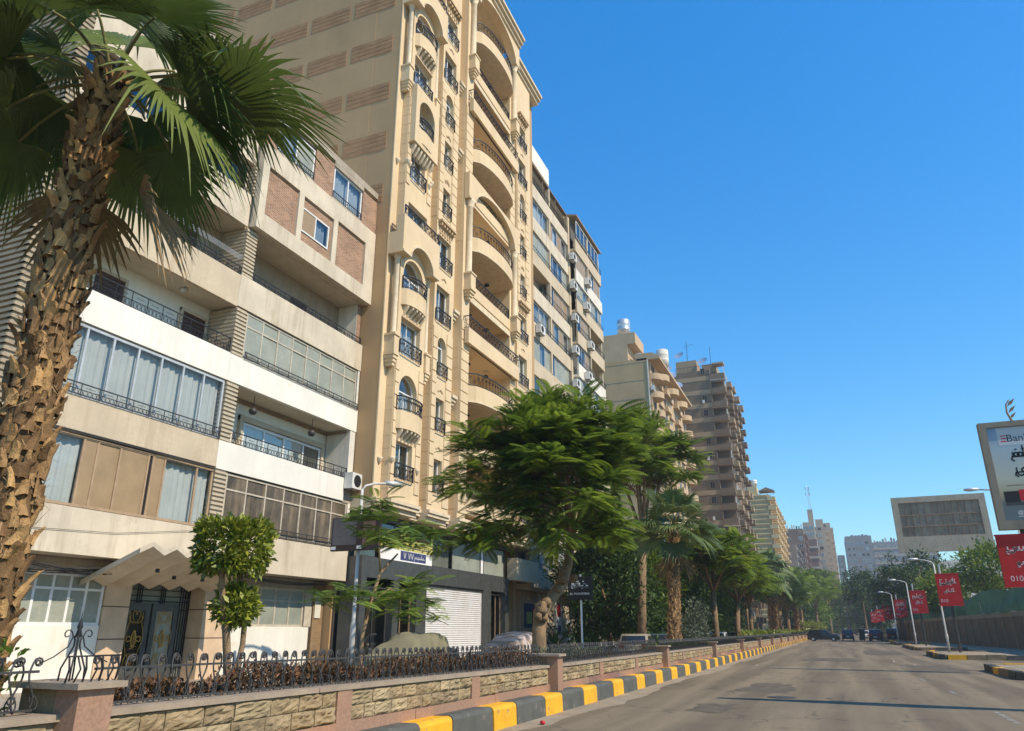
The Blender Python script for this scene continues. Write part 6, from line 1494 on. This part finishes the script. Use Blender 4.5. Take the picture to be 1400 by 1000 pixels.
def mupi(x, y, label, full=True):
    t = thing('billboard', label, 'billboard', (x, y, .2), 'tall framed billboards on the islands')
    x0, x1, z0, z1 = x-.85, x+1.9, 5.42, 9.85
    f = MB(); f.box(x0, x0+.26, y-.18, y+.18, z0, z1); f.box(x1-.26, x1, y-.18, y+.18, z0, z1); f.box(x0+.26, x1-.26, y-.178, y+.178, z0, z0+.36); f.box(x0+.26, x1-.26, y-.178, y+.178, z1-.22, z1); f.obj('frame', mat('mupi_frame', (.27, .235, .175), .8, .15, 1.5, .2, 30, streak=.5), t)
    pnl = box('ad_panel', 'ad_print', t, x0+.26, x1-.26, y-.08, y+.08, z0+.36, z1-.22)
    yy = y-.084
    box('logo_patch', 'ad_patch' if 'ad_patch' in MATS else mat('ad_patch', (.48, .52, .53), .4, .03, 1), pnl, x0+.62, x1-.3, yy, yy+.003, 8.85, 9.6)
    for i in range(3): box('logo_bar', 'red_print', pnl, x0+.72+.02*(i == 1), x0+.92, yy-.004, yy-.001, 9.0+.115*i, 9.045+.115*i)
    text_mesh('Bank', .42, 'black', pnl, (x0+1.33, yy-.003, 9.0), (R(90), 0, 0)); box('logo_block', 'red_print', pnl, x0+1.74, x0+1.92, yy-.004, yy-.001, 9.03, 9.27)
    script(pnl, 0, x0+.98, x1-.35, 8.15, 8.8, 'black', [2, 3], 'arabic_headline', 21, wd=.055, flip=yy-.002); script(pnl, 0, x0+1.0, x1-.35, 7.5, 8.15, 'black', [3, 2], 'arabic_headline', 25, wd=.055, flip=yy-.002)
    for a, b, c, d, mm in ((.62, 1.15, 6.5, 6.95, 'black'), (1.15, 1.6, 6.55, 7.0, 'red_print'), (1.6, 2.4, 6.5, 7.02, 'blue_print'), (.62, 2.4, 6.38, 6.5, 'iron_grey'), (1.5, 1.56, 7.0, 7.2, 'wood'), (.8, 1.6, 7.18, 7.21, 'wood')): box('ship_picture', mm, pnl, x0+a-.2, x0+b-.2, yy-.001, yy+.002, c, d)
    text_mesh('@EBank', .2, 'paper', pnl, (x0+1.1, yy-.003, 6.02), (R(90), 0, 0)); box('small_print', 'paper', pnl, x0+.75, x0+1.9, yy-.002, yy, 5.92, 5.94)
    MB().tube([(x, y+.1, .2), (x, y+.1, z0)], .14, 10).obj('post', 'iron_grey', t)
    o = MB().tube([(x+.45, y, z1), (x+.33, y, z1+.4), (x+.36, y, z1+.75), (x+.5, y, z1+.95)], [.05, .04, .03, .02], 6).obj('leaf_ornament', 'wood', t)
    for k, (zz, l) in enumerate(((.12, .45), (.38, .5), (.66, .55))):
        V, F = leafquad(.1, .36); V = V*l; MB().add([(x+.38+v[0]*.62-v[1]*.5, y+v[2]*.5, z1+zz+v[0]*.62+v[1]*.5) for v in V], [(0, 1, 2, 3)]).obj('leaf_blade', 'wood', o)
mupi(7.3, 36, 'framed bank advertisement billboard with leaf ornament above the large red sign')
mupi(7.6, 19.2, 'second framed billboard standing beside the road short of the bank advertisement')
# large blank billboard on steel legs
bb = thing('billboard', 'large blank weathered billboard with a grid of dusty frames on steel legs', 'billboard', (18, 150, .13))
YB = 150; bx0, bx1, bz0, bz1 = 11.2, 25.7, 14.4, 23.9; ix0, ix1, iz0, iz1 = 12.2, 24.7, 17.0, 22.9
f = MB(); f.box(bx0, ix0, YB-.4, YB+.4, bz0, bz1); f.box(ix1, bx1, YB-.4, YB+.4, bz0, bz1); f.box(ix0, ix1, YB-.398, YB+.398, bz0, iz0); f.box(ix0, ix1, YB-.398, YB+.398, iz1, bz1); f.obj('frame', 'board_frame', bb)
gx = [ix0+(ix1-ix0)*i/12 for i in range(13)]; gz = [iz0, iz0+1.75, iz0+3.7, iz1]
for a, b in zip(gx[:-1], gx[1:]):
    for c, d in zip(gz[:-1], gz[1:]): box('panel', rnd.choice(['board_back', 'board_back', 'board_back2' if 'board_back2' in MATS else mat('board_back2', (.37, .31, .22), .95, .3, 1, spec=.05, streak=.8)]), bb, a, b, YB-.06+rnd.uniform(-.05, .05), YB+.2, c, d)
m = MB()
for x in gx: m.box(x-.035, x+.035, YB-.26, YB-.12, iz0, iz1)
for z in gz: m.box(ix0, ix1, YB-.3, YB-.115, z-.08, z+.08)
m.obj('grid_frame', 'wood', bb)
m = MB()
for x in (14, 20.5, 24.4): m.box(x-.25, x+.25, YB-.3, YB+.3, .13, bz0-.01)
m.tube([(20.5, YB, 11), (24.4, YB, 14.3)], .1, 5); m.tube([(24.4, YB, 11), (20.5, YB, 14.3)], .1, 5); m.obj('leg', 'board_frame', bb)
st = far_block('low_building', 'low white slatted building behind the netting and trees', 20, 44, 185, 200, 15.5, 'offwhite', 'white', 2.4, 5, side=False)
# street lamps
def lamp(x, y, h, ax, ay, label, group=None, bulge=True):
    t = thing('street_lamp', label, 'lamp', (x, y, .13), group)
    m = MB(); pr = [(.075, 0), (.075, .9), (.10, 1.0), (.10, 1.15), (.065, 1.3), (.045, h-.13)] if bulge else [(.085, 0), (.085, 1.6), (.06, 1.75), (.045, h-.13)]
    m.lathe(pr, (x, y, .13), 10); m.obj('pole', 'steel_pole', t, True)
    e = (x+ax, y+ay, h+.32); m = MB().tube([(x, y, h-.05), (x+ax*.12, y+ay*.12, h+.12), (x+ax*.5, y+ay*.5, h+.25), e], .04, 6); m.obj('arm', 'steel_pole', t, True)
    d = Vector((ax, ay, 0)).normalized(); pts = [Vector(e)-d*.1, Vector(e)+d*.35, Vector(e)+d*.62]; MB().tube([tuple(p+Vector((0, 0, .02))) for p in pts], [.07, .11, .05], 8).obj('lamp_head', 'alu', t, True)
    return t
lamp(6.5, 60.5, 5.95, -1.0, 0, 'bulbous steel street lamp beside the nearest small red sign', 'street lamps on the islands'); lamp(6.7, 88, 6.1, -1.0, 0, 'street lamp leaning over the second red sign', 'street lamps on the islands'); lamp(6.8, 116, 6.1, -1.0, 0, 'far street lamp before the parked cars', 'street lamps on the islands')
lamp(9.2, 46.5, 8.4, -1.5, 0, 'tall street lamp behind the bank advertisement', None)
ll = lamp(-14.0, 20.8, 6.0, .35, 1.0, 'slim grey street lamp beside the young tree in front of the cream block', None, False)
ls = thing('lamp_sign', 'dark advertising panel fixed to the slim street lamp', 'sign', (-14, 20.7, 4.0))
m = MB().box(-14.9, -13.1, 20.55, 20.69, 4.0, 5.05); m.obj('sign_panel', mat('sign_brown', (.055, .035, .032), .4, .3, 2), ls)
box('grey_poster', mat('sign_grey', (.13, .12, .125), .5, .25, 1.5), ls, -14.85, -13.95, 20.545, 20.549, 4.18, 5.03); box('portrait_patch', mat('sign_skin', (.22, .12, .09), .5, .4, 2.5), ls, -13.7, -13.25, 20.545, 20.549, 4.15, 4.9); box('caption_strip', 'paper', ls, -14.88, -14.7, 20.543, 20.5445, 4.04, 4.14); box('caption_strip', 'paper', ls, -13.9, -13.72, 20.543, 20.5445, 4.04, 4.14)

# ------------------------------------------------------------------ vehicles
def paint(name, c): return mat(name, c, .28, .04, 2, spec=.5)
paint('car_black', (.012, .013, .015)); paint('car_blue', (.012, .014, .03)); paint('car_silver', (.30, .30, .29)); paint('car_white', (.6, .6, .58)); paint('car_beige', (.34, .30, .22)); paint('car_teal', (.05, .09, .11)); paint('car_red', (.22, .02, .02))
mat('car_glass', (.02, .025, .03), .08, .1, 1, spec=.6); mat('tail_red', (.35, .01, .01), .3, .1, 1); mat('head_lamp', (.6, .6, .6), .15, .05, 1, spec=.6); mat('plate', (.6, .6, .58), .5, .03, 1)
def car(label, loc, head, pm_, L=4.4, W=1.78, Hh=1.5, kind='suv', group=None):
    """car built from lofted sections; local x = forward"""
    t = thing('parked_car', label, 'car', loc, group); t.rotation_euler = (0, 0, head)
    def tr(p): return (loc[0]+p[0], loc[1]+p[1], loc[2]+p[2])
    h = L/2; zb = .22; belt = Hh*.60; nose = Hh*.55
    if kind == 'suv': prof = [(-h, .34), (-h+.02, .75), (-h+.08, belt+.04), (-h+.42, Hh-.06), (-h+.75, Hh), (.25, Hh), (.55, Hh-.05), (1.15, belt+.06), (h-.35, nose+.08), (h-.08, nose-.12), (h, .5), (h-.02, .32)]
    elif kind == 'hatch': prof = [(-h, .36), (-h, .8), (-h+.1, belt+.02), (-h+.55, Hh-.04), (-h+.8, Hh), (.1, Hh), (.95, belt+.04), (h-.3, nose+.02), (h-.03, nose-.16), (h, .45), (h-.02, .34)]
    else: prof = [(-h, .36), (-h+.02, .8), (-h+.1, belt), (-h+.75, belt+.04), (-h+1.3, Hh-.02), (.1, Hh), (.45, Hh-.06), (1.05, belt+.02), (h-.3, nose), (h-.03, nose-.14), (h, .45), (h-.02, .34)]
    n = len(prof); half = W/2
    def wd(z, x): k = 1-.17*max(0, (z-belt)/(Hh-belt)); return half*k*(1-.06*max(0, (abs(x)-h+.5)/.5))
    V = []; F = []
    for s in (-1, 1):
        for x, z in prof: V.append((x, s*wd(z, x), z))
        # bottom line
    for i in range(n-1): F.append((i, n+i, n+i+1, i+1))
    bl = [(x, .24) for x in (h-.05, -h+.05)]
    k = len(V); V += [(h-.05, -half*.95, .24), (-h+.05, -half*.95, .24), (h-.05, half*.95, .24), (-h+.05, half*.95, .24)]
    F.append(tuple(range(n))+(k, k+1)); F.append(tuple(n+i for i in range(n))[::-1]+(k+3, k+2)); F += [(n-1, n+n-1, k+2, k), (0, k+1, k+3, n), (k, k+2, k+3, k+1)]
    me = MB().add(V, F); body = bpy.data.objects.new('body', me.mesh('body', pm_)); COL.objects.link(body); body.parent = t
    bv = body.modifiers.new('b', 'BEVEL'); bv.width = .05; bv.segments = 2; bv.limit_method = 'ANGLE'; bv.angle_limit = R(25)
    body.data.polygons.foreach_set('use_smooth', [True]*len(body.data.polygons))
    def sub(mb, name, m_, par=t, sm=False):
        o = bpy.data.objects.new(name, mb.mesh(name, m_, sm)); COL.objects.link(o); o.parent = par; return o
    # side windows and screens, following the profile
    top = [p for p in prof if p[1] > belt+.03]; xr0, xr1 = top[0][0], top[-1][0]
    def edge_x(z, rear):
        P = prof if rear else prof[::-1]
        for (xa, za), (xb, zb_) in zip(P[:-1], P[1:]):
            if (za-z)*(zb_-z) <= 0 and za != zb_: return xa+(xb-xa)*(z-za)/(zb_-za)
        return 0
    z0, z1 = belt+.07, Hh-.10
    for s in (-1, 1):
        a0, a1 = edge_x(z0, True)+.16, edge_x(z0, False)-.18; c0, c1 = edge_x(z1, True)+.2, edge_x(z1, False)-.16
        m1, m2 = (a0+a1)/2-.05, (c0+c1)/2-.05
        for (p, q, r, u) in ((a0, m1-.04, m2-.04, c0), (m1+.04, a1, c1, m2+.04)):
            sub(MB().add([(p, s*(wd(z0, p)+.012), z0), (q, s*(wd(z0, q)+.012), z0), (r, s*(wd(z1, r)+.012), z1), (u, s*(wd(z1, u)+.012), z1)], [(0, 1, 2, 3) if s < 0 else (3, 2, 1, 0)]), 'side_window', 'car_glass')
    for rear in (True, False):
        sg = -1 if rear else 1; a, b = edge_x(z0, rear)+sg*.012, edge_x(z1, rear)+sg*.012; y0, y1 = wd(z0, a)*.86, wd(z1, b)*.84
        sub(MB().add([(a, -y0, z0+.015), (a, y0, z0+.015), (b, y1, z1+.015), (b, -y1, z1+.015)], [(0, 1, 2, 3) if not rear else (3, 2, 1, 0)]), 'rear_window' if rear else 'windscreen', 'car_glass')
    for s in (-1, 1):
        y = s*half*.72
        sub(MB().box(-h-.02, -h+.06, y-.14, y+.14, .72, .95 if kind != 'suv' else 1.08), 'tail_light', 'tail_red'); sub(MB().box(h-.12, h+.008, y-.17, y+.17, .60, .74), 'headlight', 'head_lamp')
        for x in (-h+.82, h-.86):
            w_ = MB(); w_.tube([(x, s*(half-.2), .32), (x, s*(half+.012), .32)], .32, 18); wo_ = sub(w_, 'wheel', 'rubber', t, False)
            w_ = MB(); w_.tube([(x, s*(half-.1), .32), (x, s*(half+.022), .32)], .19, 12); sub(w_, 'rim', 'alu', wo_)
        sub(MB().box(.72, .86, s*half-.02 if s > 0 else -half-.16, half+.16 if s > 0 else -half+.02, belt+.06, belt+.19), 'wing_mirror', pm_)
    sub(MB().box(-h-.025, -h+.05, -.26, .26, .55, .68), 'number_plate', 'plate'); sub(MB().box(-h-.03, -h+.1, -half*.9, half*.9, .32, .47), 'bumper', 'black'); sub(MB().box(h-.1, h+.02, -half*.85, half*.85, .3, .44), 'bumper', 'black')
    return t
c = car('dark green black SUV turning side-on across the road end', (-2.6, 131, 0), R(-4), 'car_black', 4.6, 1.85, 1.68, 'suv'); 
car('dark blue car seen from behind driving down the road', (.9, 143, 0), R(90), 'car_blue', 4.4, 1.85, 1.75, 'suv')
car('black parked SUV with tail light glint by the red signs', (5.0, 138, 0), R(84), 'car_black', 4.5, 1.85, 1.75, 'suv')
car('white parked car beside the green bin', (3.6, 150, 0), R(90), 'car_white', 4.2, 1.7, 1.6, 'hatch')
car('black parked car under the dark tree behind the red signs', (7.6, 148, 0), R(95), 'car_black', 4.6, 1.85, 1.9, 'suv')
car('old beige hatchback parked behind the fence beside the dark ficus', (-10.1, 41.8, 0), R(96), 'car_beige', 4.0, 1.62, 1.42, 'hatch')
car('dark teal saloon parked beyond the old hatchback', (-10.4, 48.5, 0), R(92), 'car_teal', 4.4, 1.72, 1.42, 'sedan'); car('silver saloon parked behind the leaning trunk', (-10.2, 66, 0), R(92), 'car_silver', 4.4, 1.72, 1.42, 'sedan'); car('white hatchback parked farther along the side lane', (-10.3, 73.5, 0), R(92), 'car_white', 4.1, 1.7, 1.45, 'hatch'); car('dark red saloon parked under the far ficus', (-10.4, 57.5, 0), R(90), 'car_red', 4.4, 1.72, 1.42, 'sedan')
car('black saloon parked far down the side lane', (-10.4, 83, 0), R(90), 'car_black', 4.4, 1.72, 1.42, 'sedan')
# green wheelie bin
bn_ = thing('wheelie_bin', 'dark green wheeled bin at the roadside by the white car', 'bin', (3.0, 136, 0))
mat('bin_green', (.01, .05, .03), .5, .1, 3)
MB().add([(2.6, 135.7, .12), (3.3, 135.7, .12), (3.3, 136.3, .12), (2.6, 136.3, .12), (2.5, 135.55, 1.6), (3.4, 135.55, 1.6), (3.4, 136.45, 1.6), (2.5, 136.45, 1.6)], [(3, 2, 1, 0), (4, 5, 6, 7), (0, 1, 5, 4), (1, 2, 6, 5), (2, 3, 7, 6), (3, 0, 4, 7)]).obj('tub', 'bin_green', bn_)
MB().prism([(2.45, 1.6), (3.45, 1.6), (3.4, 1.72), (2.5, 1.78)], 'y', 135.5, 136.5).obj('lid', 'bin_green', bn_)
for x in (2.7, 3.2): MB().tube([(x-.04, 136.2, .13), (x+.04, 136.2, .13)], .13, 10).obj('wheel', 'rubber', bn_)
# covered cars
def stripes(name, c1, c2):
    m = mat(name, c1, .85, .1, 2, .2, 25); N = m.node_tree.nodes; L_ = m.node_tree.links; b = N['Principled BSDF']; src = b.inputs['Base Color'].links[0].from_socket
    tc = N.new('ShaderNodeTexCoord'); wv = N.new('ShaderNodeTexWave'); wv.inputs['Scale'].default_value = .95; wv.inputs['Distortion'].default_value = 1.0; wv.inputs['Detail'].default_value = 1; wv.bands_direction = 'Y'
    L_.new(tc.outputs['Object'], wv.inputs['Vector']); r = N.new('ShaderNodeMapRange'); r.inputs[1].default_value = .42; r.inputs[2].default_value = .6; L_.new(wv.outputs[0], r.inputs[0])
    x = N.new('ShaderNodeMix'); x.data_type = 'RGBA'; L_.new(r.outputs[0], x.inputs[0]); L_.new(src, x.inputs[6]); x.inputs[7].default_value = (*c2, 1); L_.new(x.outputs[2], b.inputs['Base Color'])
stripes('cover_stripe', (.46, .385, .345), (.285, .215, .165))
def covered(label, x, y, m_, seed, L=4.7, Hh=1.52):
    t = thing('covered_car', label, 'car', (x, y, 0)); r_ = np.random.RandomState(seed); ph = r_.uniform(0, 6, 8)
    nu, nv = 70, 44; V = []; F = []
    def top(u):  # u in -1..1, front to the left
        return np.interp(u, [-1, -.97, -.85, -.55, -.38, -.08, .25, .52, .80, .95, 1], [.55, .74, .86, .98, 1.10, Hh-.04, Hh, Hh-.10, 1.04, .86, .6])
    for i in range(nu+1):
        u = -1+2*i/nu; h_ = top(u); e = max(0, 1-abs(u)**6)**.35
        for j in range(nv+1):
            v = -1+2*j/nv; a = abs(v)
            hw_ = .80*(.75+.25*e); roof = .52*(.6+.4*e)
            if a < .35: yy = v/.35*roof; z = h_-.035*(a/.35)**2
            elif a < .62: k = (a-.35)/.27; yy = math.copysign(roof+(hw_-roof)*k, v); z = h_-.035-(h_-min(h_*.72, .88))*(k**1.4)+.0
            else: k = (a-.62)/.38; yy = math.copysign(hw_+.10*k, v); z = min(h_*.72, .88)*(1-k)**1.0+.10*k
            wr = 1.35*(.022*math.sin(7*u+9*v+ph[0])+.02*math.sin(15*u-6*v+ph[1])+.016*math.sin(23*u+13*v*v+ph[2])*(1+a)+.05*(math.sin(11*u+ph[3])**3)*max(0, a-.55)+.02*abs(math.sin(9*u*v+5*u+ph[4])))
            V.append((x+yy+wr*(1 if v > 0 else -1)*(a > .35), y+u*L/2+.04*math.sin(9*v+ph[5])*(abs(u) > .8), max(.03, z+wr*.8)))
    for i in range(nu):
        for j in range(nv): k = i*(nv+1)+j; F.append((k, k+1, k+nv+2, k+nv+1))
    MB().add(V, F).obj('cloth_cover', m_, t, True)
    for yy in (-1.35, 1.4):
        for s in (-1, 1): MB().tube([(x+s*.55, y+yy, .3), (x+s*.80, y+yy, .3)], .3, 14).obj('wheel', 'rubber', t)
covered('car under a loose olive green cover in front of the dark shops', -11.9, 20.7, 'cover_olive', 1); covered('car under a striped pinkish cover in front of the white roller shutter', -11.9, 28.6, 'cover_stripe', 5)
# pot plants by the shop under block 3
for i, (x, y, h) in enumerate([(-16.6, 52.0, 1.6), (-16.6, 53.2, 1.9), (-16.5, 54.4, 1.7), (-16.6, 47.2, 1.2)]):
    t = thing('potted_plant', 'tall leafy potted plant standing before the notices of the cream block', 'plant', (x, y, .14), 'pot plants before the cream block')
    MB().lathe([(.18, 0), (.26, .4), (.28, .42), (.24, .42), (.22, .3), (0, .3)], (x, y, .14), 12).obj('pot', 'granite', t, True)
    O = np.array([(x, y, .5)]*26)+RS.normal(0, .05, (26, 3)); D = RS.normal(0, .35, (26, 3)); D[:, 2] = 1
    V, F, A_ = scatter(*leafquad(-.1, .12), O, frames(D, RS.normal(0, 1, (26, 3))), RS.uniform(.6, 1.1, 26)*h, RS.uniform(0, 1, 26)); np_mesh('leaves', V, F, 'leaf_bright', A_, parent=t)
# ------------------------------------------------------------------ light urban haze
hz = MB().box(-1000, 1000, -200, 1400, -1.2, 74).obj('haze', None); hz['kind'] = 'stuff'
hm = bpy.data.materials.new('haze'); hm.use_nodes = True; hn = hm.node_tree; hn.nodes.remove(hn.nodes['Principled BSDF'])
pv = hn.nodes.new('ShaderNodeVolumePrincipled'); pv.inputs['Color'].default_value = (.80, .88, .97, 1); pv.inputs['Density'].default_value = .00045; pv.inputs['Anisotropy'].default_value = .2
hn.links.new(pv.outputs[0], hn.nodes['Material Output'].inputs['Volume']); hz.data.materials.append(hm)
bpy.context.view_layer.update()
